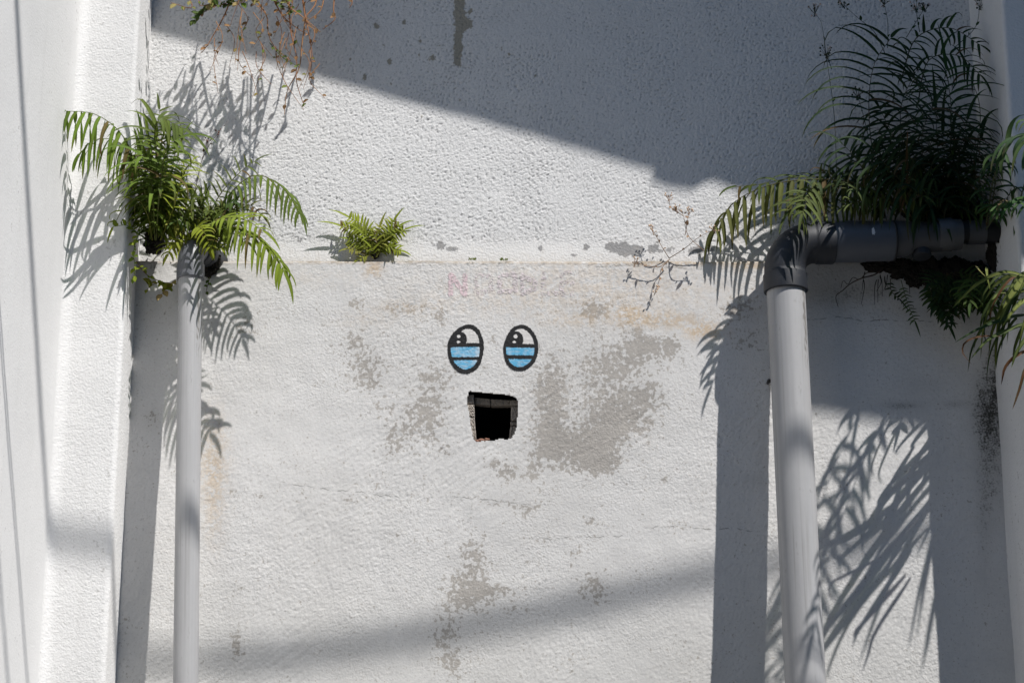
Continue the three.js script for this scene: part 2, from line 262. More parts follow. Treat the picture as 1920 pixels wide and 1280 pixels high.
// walls with a plan profile (x, z), meshed finely so that corners are a little uneven
function profileWall(P, y0, y1, step, amp, edgeAmp) {
  const pts = []; let L = 0; const len = [0];
  for (let i = 0; i < P.length - 1; i++) { const [a, b] = [P[i], P[i + 1]], d = Math.hypot(b[0] - a[0], b[1] - a[1]), n = Math.max(1, Math.round(d / step)); for (let k = 0; k < n; k++) pts.push([lerp(a[0], b[0], k / n), lerp(a[1], b[1], k / n)]); }
  pts.push(P[P.length - 1]);
  for (let i = 1; i < pts.length; i++) { L += Math.hypot(pts[i][0] - pts[i - 1][0], pts[i][1] - pts[i - 1][1]); len.push(L); }
  const nor = pts.map((p, i) => { const a = pts[Math.max(0, i - 1)], b = pts[Math.min(pts.length - 1, i + 1)], d = Math.hypot(b[0] - a[0], b[1] - a[1]); return [-(b[1] - a[1]) / d, (b[0] - a[0]) / d]; });
  const n = pts.length, ny = Math.ceil((y1 - y0) / step), pos = [], uv = [], idx = [];
  for (let j = 0; j <= ny; j++) for (let i = 0; i < n; i++) {
    const y = y0 + (y1 - y0) * j / ny, s = len[i], h = sst(0, 0.02, Math.min(s, L - s)) * amp * (noise(s * 85 + 40, y * 85) + 0.8 * noise(s * 150, y * 150 + 3)) + sst(0, 0.05, Math.min(s, L - s)) * edgeAmp * (noise(s * 3 + 8, y * 2.2) + 0.4 * noise(s * 9, y * 9));
    pos.push(pts[i][0] + nor[i][0] * h, y, pts[i][1] + nor[i][1] * h); uv.push(s / 1.3 + 0.21, y / 1.3);
  }
  for (let j = 0; j < ny; j++) for (let i = 0; i < n - 1; i++) { const a = j * n + i; idx.push(a, a + 1, a + n + 1, a, a + n + 1, a + n); }
  const g = new THREE.BufferGeometry(); g.setAttribute('position', new THREE.Float32BufferAttribute(pos, 3)); g.setAttribute('uv', new THREE.Float32BufferAttribute(uv, 2)); g.setIndex(idx); g.computeVertexNormals(); return g;
}
function arc(cx, cz, r, a0, a1, n = 7) { const o = []; for (let i = 0; i <= n; i++) { const a = lerp(a0, a1, i / n); o.push([cx + r * Math.cos(a), cz + r * Math.sin(a)]); } return o; }
{ // left pilaster: concave fillet at the side wall, soft outer arris, side face back to the bay
  const R = 0.03, r = 0.014;
  const prof = [...arc(X_PL + R, Z_PIL + R, R, Math.PI, Math.PI * 1.5), ...arc(X_PR - r, Z_PIL - r, r, Math.PI / 2, 0), [lerp(X_PR, X_L, .5), Z_PIL * .45], [X_L, 0.0], [X_L, -0.05]];
  obj('pilaster', profileWall(prof, 1.55, 4.05, 0.005, 0.0005, 0.0025), pilMat, wall, 'left pilaster beside the side wall');
  const dirx = OUT.x - X_PL, len = 2.4;
  obj('side_wall', profileWall([[X_PL + dirx * len, Z_PIL + R + len], [X_PL, Z_PIL + R]], 1.4, 4.6, 0.012, 0.0002, 0.0012), sideMat, wall, 'smooth side wall at the left edge');
  // right pilaster
  const q = 0.008;
  obj('pilaster', profileWall([[X_R, -0.05], [X_R, 0], [X_RO - q, Z_RP - q], [X_RO, Z_RP], [X_RO + 0.5, Z_RP]], 1.55, 4.05, 0.006, 0.0004, 0.002), pilMat, wall, 'right pilaster at the edge of the view');
  // coarse continuations above and below the view
  for (const [a, b] of [[0, 1.55], [4.05, 5.3]]) {
    obj('pilaster_shaft', profileWall([[X_PL, Z_PIL], [X_PR, Z_PIL], [X_L, 0]], a, b, 0.2, 0, 0), pilMat, wall);
    obj('pilaster_shaft', profileWall([[X_R, 0], [X_RO, Z_RP], [X_RO + 0.5, Z_RP]], a, b, 0.2, 0, 0), pilMat, wall);
  }
}
// the square hole: plaster reveal, rough bricks round it, dark cavity
{
  const hole = new THREE.Group(); hole.name = 'wall_hole'; hole.userData.label = 'square black hole under the painted eyes, like an open mouth'; wall.add(hole);
  const ring = (z0, z1, s) => { const c = U(924, 780, 0), pos = [], idx = [], n = holeW.length; for (let i = 0; i <= n; i++) { const p = holeW[i % n]; for (const z of [z0, z1]) { const k = 1 + s; pos.push(c.x + (p.x - c.x) * k, c.y + (p.y - c.y) * k, z); } } for (let i = 0; i < n; i++) { const a = i * 2; idx.push(a, a + 1, a + 3, a, a + 3, a + 2); } const g = new THREE.BufferGeometry(); g.setAttribute('position', new THREE.Float32BufferAttribute(pos, 3)); g.setIndex(idx); g.computeVertexNormals(); return g; };
  obj('reveal', ring(0.0005, -0.014, 0.02), std(0.34, 0.32, 0.29, 0.95), hole);
  const cav = new THREE.BoxGeometry(0.4, 0.4, 0.34); { const c = U(924, 780, -0.19); cav.translate(c.x, c.y, c.z); }
  // open towards the hole: drop the front face
  { const i = [...cav.index.array]; i.splice(24, 6); cav.setIndex(i); }
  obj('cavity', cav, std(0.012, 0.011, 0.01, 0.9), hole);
  const bm = ['', 0].map((_, n) => std(0.36 - n * 0.04, 0.32 - n * 0.04, 0.28 - n * 0.04, 0.9));
  const r = rng(41);
  function brick(q, z, n, depth = 0.035) { // q: four photo corners, subdivided and roughened
    const [A, B, Cc, D] = q.map(([a, b]) => U(a, b, z)), N = 12, pos = [], idx = [];
    const P = (u, v) => A.clone().lerp(B, u).lerp(D.clone().lerp(Cc, u), v);
    for (let j = 0; j <= N; j++) for (let i = 0; i <= N; i++) { const p = P(i / N, j / N), e = Math.max(Math.abs(i / N - .5), Math.abs(j / N - .5)) > .49; pos.push(p.x + (r() - .5) * .0012, p.y + (r() - .5) * .0012, p.z + (r() - .5) * .003 - (e ? 0.002 : 0) + 0.002 * noise(i * (n ? 1.3 : .4), j * (n ? .2 : 1.1))); }
    for (let j = 0; j < N; j++) for (let i = 0; i < N; i++) { const a = j * (N + 1) + i; idx.push(a, a + N + 1, a + N + 2, a, a + N + 2, a + 1); }
    const rim = []; for (let i = 0; i < N; i++) rim.push(i); for (let j = 0; j < N; j++) rim.push(j * (N + 1) + N); for (let i = N; i > 0; i--) rim.push(N * (N + 1) + i); for (let j = N; j > 0; j--) rim.push(j * (N + 1));
    const base = pos.length / 3; for (const k of rim) pos.push(pos[k * 3], pos[k * 3 + 1], z - depth);
    for (let k = 0; k < rim.length; k++) { const k2 = (k + 1) % rim.length; idx.push(rim[k], rim[k2], base + k2, rim[k], base + k2, base + k); }
    const g = new THREE.BufferGeometry(); g.setAttribute('position', new THREE.Float32BufferAttribute(pos, 3)); g.setIndex(idx); const f = g.toNonIndexed(); f.computeVertexNormals();
    obj('brick', f, bm[n % 2], hole);
  }
  brick([[874, 739], [888, 740], [889, 756.5], [874, 757]], -0.014, 0);
  brick([[874, 758.5], [889, 758], [890, 781], [876, 781.5]], -0.014, 0);
  brick([[877, 783], [890, 782.5], [893, 824], [884, 824]], -0.015, 0);
  brick([[890, 745], [919.5, 747.5], [919, 759.5], [891, 757]], -0.030, 1);
  brick([[921, 747.8], [957, 750], [958, 760], [920.5, 760]], -0.031, 1);
  brick([[956.5, 750], [975, 751], [975, 760], [957, 760]], -0.02, 0);
  brick([[958.5, 762], [975, 762], [975, 789], [957.5, 788]], -0.021, 1);
  brick([[957, 791], [974, 791], [974, 797], [957.5, 797]], -0.021, 0);
  brick([[957, 799], [973, 799], [970, 822], [954, 822]], -0.023, 1);
  const rb = std(0.25, 0.13, 0.09, 0.95);
  for (const [a, b, c] of [[902, 824, 6], [912, 823, 5], [895, 826, 5]]) { const g = new THREE.DodecahedronGeometry(c * 0.0013, 1), p = g.attributes.position, q = U(a, b + 1.5, -0.012); for (let i = 0; i < p.count; i++) { const k = 1 + 0.3 * noise(p.getX(i) * 300 + a, p.getY(i) * 300 + p.getZ(i) * 200); p.setXYZ(i, p.getX(i) * k * 1.4, p.getY(i) * k * .8, p.getZ(i) * k); } g.computeVertexNormals(); g.translate(q.x, q.y, q.z); obj('brick_chip', g, rb, hole); }
}

// ------------------------------------------------------------------ paint on the wall (thin coats that follow the plaster)
function coat(px0, py0, px1, py1, step, classify) { // classify(px, py) -> [part, r, g, b] or null
  const A = U(px0, py1, 0), B = U(px1, py0, 0), nx = Math.ceil((B.x - A.x) / step), ny = Math.ceil((B.y - A.y) / step), out = {};
  for (let j = 0; j < ny; j++) for (let i = 0; i < nx; i++) {
    const x = A.x + (i + .5) * step, y = A.y + (j + .5) * step, [px, py] = toPhoto(x, y, 0), c = classify(px, py, x, y);
    if (!c) continue;
    const o = out[c[0]] ??= { p: [], c: [], uv: [] }, q = [[0, 0], [1, 0], [1, 1], [0, 0], [1, 1], [0, 1]];
    for (const [a, b] of q) { const X = A.x + (i + a) * step, Y = A.y + (j + b) * step; o.p.push(X, Y, wallZ(X, Y) + 0.0009); o.c.push(c[1], c[2], c[3]); o.uv.push(...lowUV(X, Y)); }
  }
  const res = {};
  for (const k in out) { const g = new THREE.BufferGeometry(); g.setAttribute('position', new THREE.Float32BufferAttribute(out[k].p, 3)); g.setAttribute('color', new THREE.Float32BufferAttribute(out[k].c, 3)); g.setAttribute('uv', new THREE.Float32BufferAttribute(out[k].uv, 2)); g.computeVertexNormals(); res[k] = g; }
  return res;
}
const paintMat = new THREE.MeshStandardMaterial({ vertexColors: true, roughness: 0.8, bumpMap: lowBump, bumpScale: 0.0012 });
const poly2 = (a) => { const c = new THREE.CatmullRomCurve3(a.map(([x, y]) => V(x, y, 0)), true); return c.getPoints(90); };
function eye(label, d) {
  const out = poly2(d.outer), inn = poly2(d.inner), wht = d.white && poly2(d.white);
  const g = coat(d.box[0], d.box[1], d.box[2], d.box[3], 0.00115, (px0, py0, x, y) => {
    const px = px0 + 0.9 * noise(px0 * .35, py0 * .35) + .7 * noise(px0 * .9 + 5, py0 * .9), py = py0 + 0.9 * noise(px0 * .35 + 40, py0 * .35) + .7 * noise(px0 * .9, py0 * .9 + 9);
    if (!inPoly(px, py, out)) return null;
    const wear = noise(x * 420, y * 420) + .6 * noise(x * 150, y * 150), sp = 0.007 + 0.01 * Math.max(0, wear);
    const black = (n) => (wear > .93 ? null : [n, sp, sp, sp * 1.15]);
    for (const [a, b, rx, ry] of d.glints) if (((px - a) / rx) ** 2 + ((py - b) / ry) ** 2 < 1) return ['glint', .7, .68, .66];
    const [pa, pb, pr] = d.pupil; if (((px - pa) / pr) ** 2 + ((py - pb) / (pr * 1.05)) ** 2 < 1 && py < d.bar[0] + 4) return black('pupil');
    if (!inPoly(px, py, inn)) return black('outline');
    const t = (px - d.box[0]) / (d.box[2] - d.box[0]), lift = d.tilt * (t - .5);
    if (py > d.bar[0] + lift && py < d.bar[1] + lift) return black('lid_line');
    if (py > d.bar[2] + lift && py < d.bar[3] + lift) return black('lid_line');
    if (py < d.bar[0] + lift) return inPoly(px, py, wht) ? ['eye_white', .66, .64, .62] : black('outline');
    const pale = Math.min(1, Math.max(0, .28 + .55 * noise(x * 60, y * 160) + .25 * noise(x * 330, y * 330) + d.fade(t)));
    return ['tear', lerp(.10, .50, pale), lerp(.40, .60, pale), lerp(.64, .68, pale)];
  });
  const t = thing('painted_eye', label, 'graffiti');
  for (const k in g) obj(k, g[k], paintMat, t);
}
eye('left cartoon eye painted on the wall, its blue tear band smeared at the right end', {
  box: [836, 604, 911, 704], outer: [[880, 608.5], [894, 614], [903, 628], [907, 645], [905, 668], [897, 688], [885, 698], [873, 701], [858, 697], [846, 683], [840, 665], [840, 643], [848, 627], [862, 614]],
  inner: [[880, 617], [890, 622], [897, 634], [899, 648], [898, 668], [890, 684], [880, 691], [872, 693], [862, 689], [852, 679], [846, 663], [846, 645], [853, 630], [866, 620]],
  white: [[866, 621], [880, 616.5], [890, 622], [897, 634], [899, 645], [870, 643], [858, 634]], pupil: [861, 636.5, 14.5], glints: [[860, 631, 3.2, 2.8], [859.5, 641.5, 3.4, 2]], bar: [643.5, 651, 669.5, 675.5], tilt: -1, fade: (t) => .55 * sst(.6, .85, t) });
eye('right cartoon eye painted on the wall, both blue tear bands whole', {
  box: [940, 604, 1013, 700], outer: [[978, 608.5], [991, 613], [1003, 627], [1009, 645], [1008, 665], [1001, 681], [990, 691], [980, 695.5], [966, 695], [953, 687], [946, 672], [944, 652], [950, 631], [962, 614]],
  inner: [[977, 616.5], [987, 620], [997, 632], [1001.5, 648], [1001, 664], [994, 678], [985, 685], [977, 688], [967, 687], [957, 680], [951, 668], [949, 652], [955, 634], [965, 621]],
  white: [[965, 621], [977, 616], [987, 620], [997, 632], [1002, 645.5], [975, 645], [962, 635]], pupil: [967, 636.5, 14.5], glints: [[967, 631, 4, 3.6], [964.5, 641.5, 3, 1.8]], bar: [645, 652, 666, 673.5], tilt: 1.5, fade: () => -.12 });
{ // faded pink capitals under the ledge
  const strokes = [[[845, 516], [845, 552]], [[848, 517], [870, 551]], [[872, 517], [872, 552]], // N
    [[894, 517], [893, 549]], [[893, 550], [920, 545]], [[921, 545], [921, 520]], [[894, 517], [920, 517]],
    [[937, 520], [937, 547]], [[937, 547], [966, 546]], [[966, 545], [966, 516]], [[945, 515], [966, 515]],
    [[980, 516], [980, 550]], [[978, 518], [1003, 528]], [[1003, 528], [1003, 540]], [[1002, 541], [981, 550]],
    [[1020, 514], [1019, 551]], [[1019, 551], [1045, 549]], [[1055, 514], [1052, 552]], [[1055, 511], [1073, 511]], [[1054, 530], [1073, 530]], [[1052, 551], [1072, 550]]];
  const g = coat(838, 506, 1080, 558, 0.0014, (px, py, x, y) => {
    let best = 9, k = 0; strokes.forEach(([[a, b], [c, d]], n) => { const vx = c - a, vy = d - b, t = Math.max(0, Math.min(1, ((px - a) * vx + (py - b) * vy) / (vx * vx + vy * vy))), e = Math.hypot(px - a - vx * t, py - b - vy * t); if (e < best) { best = e; k = n; } });
    if (best > 4.5 + noise(px * .2, py * .2)) return null;
    const keep = (k < 3 ? 0.2 : k > 6 && k < 11 ? -0.02 : k > 10 && k < 15 ? -0.1 : -0.28);
    if (noise(x * 230, y * 230) + .6 * noise(x * 90, y * 90) > keep + .1) return null;
    return k < 3 ? ['lettering', .71, .565, .585] : ['lettering', .70, .625, .63];
  });
  const t = tag(obj('faded_lettering', g.lettering, paintMat), 'faded pink capital letters reading NOODLE just under the ledge', 'lettering');
}

// ------------------------------------------------------------------ downpipes
const [pvcMap, pvcBump] = textures(256, 1024, (u, v, o) => { const f = fbm(u * 10, v * 30, 3), s = fbm(u * 26, v * 3 + 4, 3), c = noise(u * 60, v * 200); const st = sst(.45, .8, f * .7 + c * .4) * .35; const a = 0.39 * (1 + .08 * s + .05 * f); const drip = sst(.25, .9, fbm(u * 34, v * 5, 3)) * sst(.3, .95, v) * .6, uu = Math.abs(u - .15) , glue = sst(.2, .7, noise(u * 60, v * 130) + .6 * noise(u * 30, v * 50) + .35) * sst(.04, .012, uu) * sst(.90, .93, v) * .85, low = sst(.62, .5, v) * .12;
  const q = Math.min(.95, st + drip + glue + low); o[0] = lerp(a, .17, q); o[1] = lerp(a * .995, .16, q); o[2] = lerp(a, .145, q); o[3] = .5 + .2 * c; });
const pvc = new THREE.MeshStandardMaterial({ map: pvcMap, bumpMap: pvcBump, bumpScale: 0.0003, roughness: 0.42 });
const [dkMap, dkBump] = textures(256, 512, (u, v, o) => { const f = fbm(u * 12, v * 24, 4), s = fbm(u * 5 + 3, v * 9, 3), c = noise(u * 90, v * 180); const d = sst(.0, .8, f + .3 * s) * .6; o[0] = lerp(.020, .055, d); o[1] = lerp(.023, .05, d); o[2] = lerp(.030, .044, d); o[3] = .5 + .3 * c; });
const darkPvc = new THREE.MeshStandardMaterial({ map: dkMap, bumpMap: dkBump, bumpScale: 0.0004, roughness: 0.5 });
const midPvc = std(0.13, 0.135, 0.15, 0.4, { bumpMap: dkBump, bumpScale: 0.0004 });
function cyl(a, b, r0, r1 = r0, seg = 40) { // smooth frustum between two points
  const d = b.clone().sub(a), g = new THREE.CylinderGeometry(r1, r0, d.length(), seg, 1, true); g.translate(0, d.length() / 2, 0);
  g.applyQuaternion(new THREE.Quaternion().setFromUnitVectors(V(0, 1, 0), d.normalize())); g.translate(a.x, a.y, a.z); return g;
}
function turned(a, b, prof, seg = 44) { // lathe along a line: prof = [distance, radius]
  const d = b.clone().sub(a), g = new THREE.LatheGeometry(prof.map(([t, r]) => new THREE.Vector2(r, t)), seg);
  g.applyQuaternion(new THREE.Quaternion().setFromUnitVectors(V(0, 1, 0), d.normalize())); g.translate(a.x, a.y, a.z); return g;
}
function bend(P, r, seg = 26) { const c = new THREE.CatmullRomCurve3(P, false, 'centripetal'); return new THREE.TubeGeometry(c, seg, r, 40, false); }
function quarter(corner, from, to, R, r, n = 24) { // swept quarter bend from corner+R*from to corner+R*to
  class Q extends THREE.Curve { getPoint(t) { const a = t * Math.PI / 2, o = corner.clone().addScaledVector(from, R).addScaledVector(to, R); return o.addScaledVector(to, -R * Math.cos(a)).addScaledVector(from, -R * Math.sin(a)); } }
  return new THREE.TubeGeometry(new Q(), n, r, 40, false);
}
{
  const t = thing('downpipe', 'thinner grey plastic downpipe under the left fern, turning into the wall by its elbow', 'drainpipe');
  const top = U(356.5, 520, 0.125), bot = U(347.5, 1285, 0.197), dir = top.clone().sub(bot).normalize(), r = 0.0335;
  const foot = bot.clone().addScaledVector(dir, -1.6);
  obj('pipe', cyl(foot, top, r), pvc, t);
  const c0 = top.clone(), c1 = c0.clone().addScaledVector(dir, 0.045);
  const back = V(0.32, 0, -0.95).normalize();
  obj('elbow', [turned(c0, c1, [[-0.006, r + .0005], [-0.006, r + .005], [-0.004, r + .006], [0.036, r + .006], [0.04, r + .0035], [0.045, r + .0032]]),
    quarter(c1.clone().addScaledVector(dir, r + 0.012), dir.clone().negate(), back, r + 0.012, r + 0.0032)], midPvc, t);
  const e = c1.clone().addScaledVector(dir, r + 0.012).addScaledVector(back, r + 0.012);
  obj('wall_stub', turned(e, e.clone().add(back), [[-0.005, r + .003], [-0.002, r + .007], [0.02, r + .007], [0.023, r + .002], [0.03, r + .002], [0.032, r + .005], [0.05, r + .005], [0.052, r], [0.14, r]]), darkPvc, t);
}
{
  const t = thing('downpipe', 'thick grey plastic downpipe at the right with a dark elbow and level run of fittings', 'drainpipe');
  const zt = 0.105, top = U(1474, 545, zt), bot = U(1511, 1285, 0.172), dir = top.clone().sub(bot).normalize(), r = 0.0545;
  obj('pipe', cyl(bot.clone().addScaledVector(dir, -1.6), top, r), pvc, t);
  const r2 = 0.059, right = V(1, 0.022, -0.02).normalize();
  const c0 = top.clone().addScaledVector(dir, -0.004), c1 = c0.clone().addScaledVector(dir, 0.062), R = 0.085;
  const corner = c1.clone().addScaledVector(dir, R);
  obj('elbow', [turned(c0, c1, [[0, r + .001], [0, r2 + .002], [0.003, r2 + .004], [0.05, r2 + .004], [0.054, r2 + .0005], [0.062, r2]]), quarter(corner, dir.clone().negate(), right, R, r2),
    turned(corner.clone().addScaledVector(right, R), corner.clone().addScaledVector(right, R + 1), [[0, r2], [0.006, r2 + .0005], [0.009, r2 + .003], [0.056, r2 + .003], [0.058, r2 + .001], [0.06, r2 - .002]])], darkPvc, t);
  const X0 = corner.clone().addScaledVector(right, R + 0.058), S = 0.00152;
  const at = (px) => (px - 1541) * S; // along the run, metres from the elbow's mouth
  const ax = (prof, up = 0) => { const a = X0.clone().add(V(0, up, 0)); return turned(a, a.clone().add(right), prof); };
  const runPvc = std(0.07, 0.072, 0.078, .5, { bumpMap: dkBump, bumpScale: .0004 });
  const blk = std(0.012, 0.012, 0.013, 0.6);
  obj('coupling', ax([[0, .05], [0, .0605], [at(1600), .0605], [at(1604), .0585], [at(1653), .0585], [at(1654), .052]], 0.003), std(0.085, 0.094, 0.112, .45, { bumpMap: dkBump, bumpScale: .0004 }), t);
  obj('seal_ring', ax([[at(1653), .05], [at(1653), .0592], [at(1656.5), .0592], [at(1656.5), .05]], 0.003), blk, t);
  obj('reducer', ax([[at(1656.5), .05], [at(1656.5), .0525], [at(1683), .052], [at(1686), .0485], [at(1690), .046]], 0.009), runPvc, t);
  obj('pipe', ax([[at(1686), .045], [at(1745), .0435]], 0.013), runPvc, t);
  obj('coupling', ax([[at(1739), .043], [at(1739), .049], [at(1766), .0485], [at(1768), .0455], [at(1784), .0445], [at(1785), .038]], 0.019), std(0.105, 0.106, 0.11, .5, { bumpMap: dkBump, bumpScale: .0004 }), t);
  obj('pipe', ax([[at(1784), .034], [at(1800), .034]], 0.026), blk, t);
  obj('reducer', ax([[at(1797), .034], [at(1797), .0355], [at(1830), .035], [at(1831), .033]], 0.025), runPvc, t);
  obj('end_cap', ax([[at(1830), .033], [at(1831), .0355], [at(1845), .0355], [at(1855), .031], [at(1861), .02], [at(1863), 0]], 0.027), std(0.17, 0.17, 0.17, .6, { map: dkMap }), t);
  obj('branch_socket', (() => { const p = X0.clone().addScaledVector(right, at(1708)).add(V(0, -.028, .0)); return turned(p, p.clone().add(V(0, -1, .25)), [[0, .027], [0.019, .027], [0.021, .024], [0.021, 0]]); })(), darkPvc, t);
  // a splash of whitewash on the run
  { const p = U(1611, 446, 0), a = X0.clone().addScaledVector(right, at(1611)).add(V(0, .003, 0)), g = new THREE.SphereGeometry(1, 16, 12), q = g.attributes.position; for (let i = 0; i < q.count; i++) { const k = 1 + .35 * noise(q.getX(i) * 2.5 + 3, q.getY(i) * 2.5); q.setXYZ(i, q.getX(i) * k * .0048, q.getY(i) * k * .0125, q.getZ(i) * .0006); } g.rotateX(-.22); g.computeVertexNormals(); g.translate(a.x, a.y + .0125, a.z + .0576); obj('paint_splash', g, std(.62, .63, .65, .8), t); }
  { const p = U(1440, 718, 0.0), g = cyl(p, p.clone().add(V(0, 0, .03)), .004, .006, 12); obj('bracket_screw', [g, new THREE.SphereGeometry(.0062, 10, 8).translate(p.x, p.y, p.z + .03)], std(.02, .02, .02, .6), t); }
}

// ------------------------------------------------------------------ plants
const leafMat = new THREE.MeshPhysicalMaterial({ vertexColors: true, roughness: 0.7, transmission: 0.34, thickness: 0, side: THREE.DoubleSide, specularIntensity: 0.3 });
const stemMat = new THREE.MeshStandardMaterial({ vertexColors: true, roughness: 0.8 });
const paintGeo = (g, c) => { const n = g.attributes.position.count, a = new Float32Array(n * 3); for (let i = 0; i < n; i++) { a[i * 3] = c[0]; a[i * 3 + 1] = c[1]; a[i * 3 + 2] = c[2]; } g.setAttribute('color', new THREE.BufferAttribute(a, 3)); return g; };
const DOWN = V(0, -1, 0);
// a narrow leaflet: midrib line that bends to gravity, two folded halves
function blade(p0, dir, face, len, wid, droop, c, o = {}) {
  const n = o.n ?? 9, pts = [], d = dir.clone().normalize(), p = p0.clone(); let f = face.clone();
  for (let i = 0; i <= n; i++) { pts.push([p.clone(), d.clone()]); const t = (i + 1) / n; d.addScaledVector(DOWN, droop / n * (o.even ? 1 : 0.4 + t * 1.2)); if (o.curl) d.addScaledVector(f, o.curl * t / n); if (o.hook && i > n * .62) d.addScaledVector(dir, -o.hook).addScaledVector(DOWN, o.hook * .4); d.normalize(); p.addScaledVector(d, len / n); }
  const pos = [], col = [], idx = [], uv = [];
  pts.forEach(([q, t], i) => {
    const s = i / n, w = wid * .5 * (o.shape ? o.shape(s) : Math.min(1, .5 + s * 4) * Math.pow(Math.max(0, 1 - Math.pow(s, 2.2)), .8));
    const side = t.clone().cross(f).normalize(), nn = side.clone().cross(t).normalize(), fold = o.fold ?? .32;
    const L = q.clone().addScaledVector(side, -w).addScaledVector(nn, w * fold), R = q.clone().addScaledVector(side, w).addScaledVector(nn, w * fold);
    for (const [v, k] of [[L, 1], [q, o.rib ?? 1.35], [R, .93]]) { pos.push(v.x, v.y, v.z); const e = o.tip ? sst(.55, 1, s) * o.tipAmt : 0; for (let m = 0; m < 3; m++) col.push(lerp(c[m] * k, o.tip?.[m] ?? 0, e)); uv.push(s, 0); }
    if (i) { const a = (i - 1) * 3; idx.push(a, a + 1, a + 4, a, a + 4, a + 3, a + 1, a + 2, a + 5, a + 1, a + 5, a + 4); }
  });
  const g = new THREE.BufferGeometry(); g.setAttribute('position', new THREE.Float32BufferAttribute(pos, 3)); g.setAttribute('color', new THREE.Float32BufferAttribute(col, 3)); g.setAttribute('uv', new THREE.Float32BufferAttribute(uv, 2)); g.setIndex(idx); g.computeVertexNormals(); return g;
}
const GREEN = [.098, .16, .017], LIME = [.21, .25, .018], OLIVE = [.075, .10, .022], DEEP = [.035, .075, .014], BROWN = [.12, .07, .03], STRAW = [.34, .25, .11];
const mixc = (a, b, t) => a.map((x, i) => lerp(x, b[i], t));
// one pinnate frond along a rachis
function frond(plant, P, o) {
  const r = rng(o.seed), curve = new THREE.CatmullRomCurve3(P), L = curve.getLength(), start = o.start ?? .25;
  const nPairs = o.pairs ?? Math.round(L * (1 - start) / (o.gap ?? .02)), leaves = [];
  const stem = paintGeo(tube(P, o.rr ?? .0022, .0008, 18, 5), o.stem ?? mixc(o.c, BROWN, .35));
  for (let i = 0; i < nPairs; i++) for (const s of [-1, 1]) {
    if (o.one && s !== o.one) continue;
    const q = (i + .35 + .3 * r() + (s > 0 ? .25 : 0)) / nPairs, t = start + (1 - start) * Math.min(.995, q), p = curve.getPointAt(t), T = curve.getTangentAt(t);
    const face = (o.face ?? V(0, .25, 1)).clone().add(V((r() - .5) * .3, (r() - .5) * .3, 0)).normalize();
    const side = T.clone().cross(face).normalize().multiplyScalar(s), fw = o.forward ?? .45;
    const dir = side.addScaledVector(T, fw + (r() - .5) * .25).addScaledVector(face, (o.lift ?? .1) + (r() - .5) * .25).lerp(DOWN, (o.hang ?? 0) * (.8 + .4 * r())).normalize();
    const prof = o.prof ? o.prof(q) : (.4 + .6 * sst(0, .3, q)) * (1 - .45 * sst(.65, 1, q)), len = o.len * prof * (r() < .08 ? .45 : .78 + .36 * r());
    const k = .8 + .45 * r(), c = mixc(o.c.map((x) => x * k), o.c2 ?? LIME, (o.mix ?? .15) * r());
    const fc = V(0, .55, .75).addScaledVector(side, .35).normalize();
    leaves.push(blade(p, dir, fc, len, (o.wid ?? .009) * (.8 + .35 * r()), (o.droop ?? 1.4) * (.7 + .6 * r()), r() < (o.dry ?? .04) ? mixc(c, BROWN, .8) : c, { curl: (r() - .4) * .7, hook: r() < .3 ? .5 * r() : 0, tip: BROWN, tipAmt: r() < .3 ? .6 : .12 }));
  }
  { const p = curve.getPointAt(1), T = curve.getTangentAt(1); leaves.push(blade(p, T, V(0, .6, .8), o.tipLen ?? o.len * .8, o.wid ?? .009, (o.droop ?? 1.4) * .8, o.c)); }
  if (o.single) { const f = obj('frond', stem, stemMat, plant); const m = mergeAlike(leaves); for (const g of leaves) obj('leaflet', g, leafMat, f); return f; }
  return obj('frond', [stem, ...leaves], leafMat, plant);
}
function mergeAlike() {}
// filler fronds that spring from a base and arch over
function spray(plant, base, n, o) {
  const r = rng(o.seed);
  for (let i = 0; i < n; i++) {
    const a = lerp(o.a0, o.a1, (i + r()) / n), len = o.reach * (.6 + .6 * r()), out = V(Math.cos(a), Math.sin(a), .25 + r() * (o.z ?? .7)).normalize(), P = [base.clone().add(V((r() - .5) * .04, (r() - .5) * .03, (r() - .5) * .02))], d = out.clone();
    for (let k = 0; k < 4; k++) { P.push(P[k].clone().addScaledVector(d, len / 4)); d.addScaledVector(DOWN, (o.arch ?? .35) * (.6 + .8 * r())).normalize(); }
    for (const p of P) p.z = Math.max(p.z, o.zmin ?? .03);
    frond(plant, P, { seed: o.seed * 31 + i, len: o.len * (.75 + .5 * r()), wid: o.wid, gap: o.gap ?? .02, droop: o.droop ?? 1, c: mixc(o.c, o.cc ?? o.c, r()), c2: o.c2, mix: o.mix, start: o.start ?? .2, dry: o.dry, rr: .0016 });
  }
}
const path = (...a) => a.map(([x, y, z]) => U(x, y, z));
function lump(name, c, rx, ry, rz, mat, seed, parent) { const g = new THREE.IcosahedronGeometry(1, 14), p = g.attributes.position; for (let i = 0; i < p.count; i++) { const x = p.getX(i), y = p.getY(i), z = p.getZ(i), k = 1 + .25 * noise(x * 2 + seed, y * 2 + z * 1.3) + .14 * noise(x * 6 + seed, y * 6 + z * 5) + .08 * noise(x * 15, y * 15 + z * 12); p.setXYZ(i, c.x + x * rx * k, c.y + y * ry * k, c.z + z * rz * k); } g.computeVertexNormals(); return obj(name, g, mat, parent); }
const soil = std(0.014, 0.011, 0.008, 1);

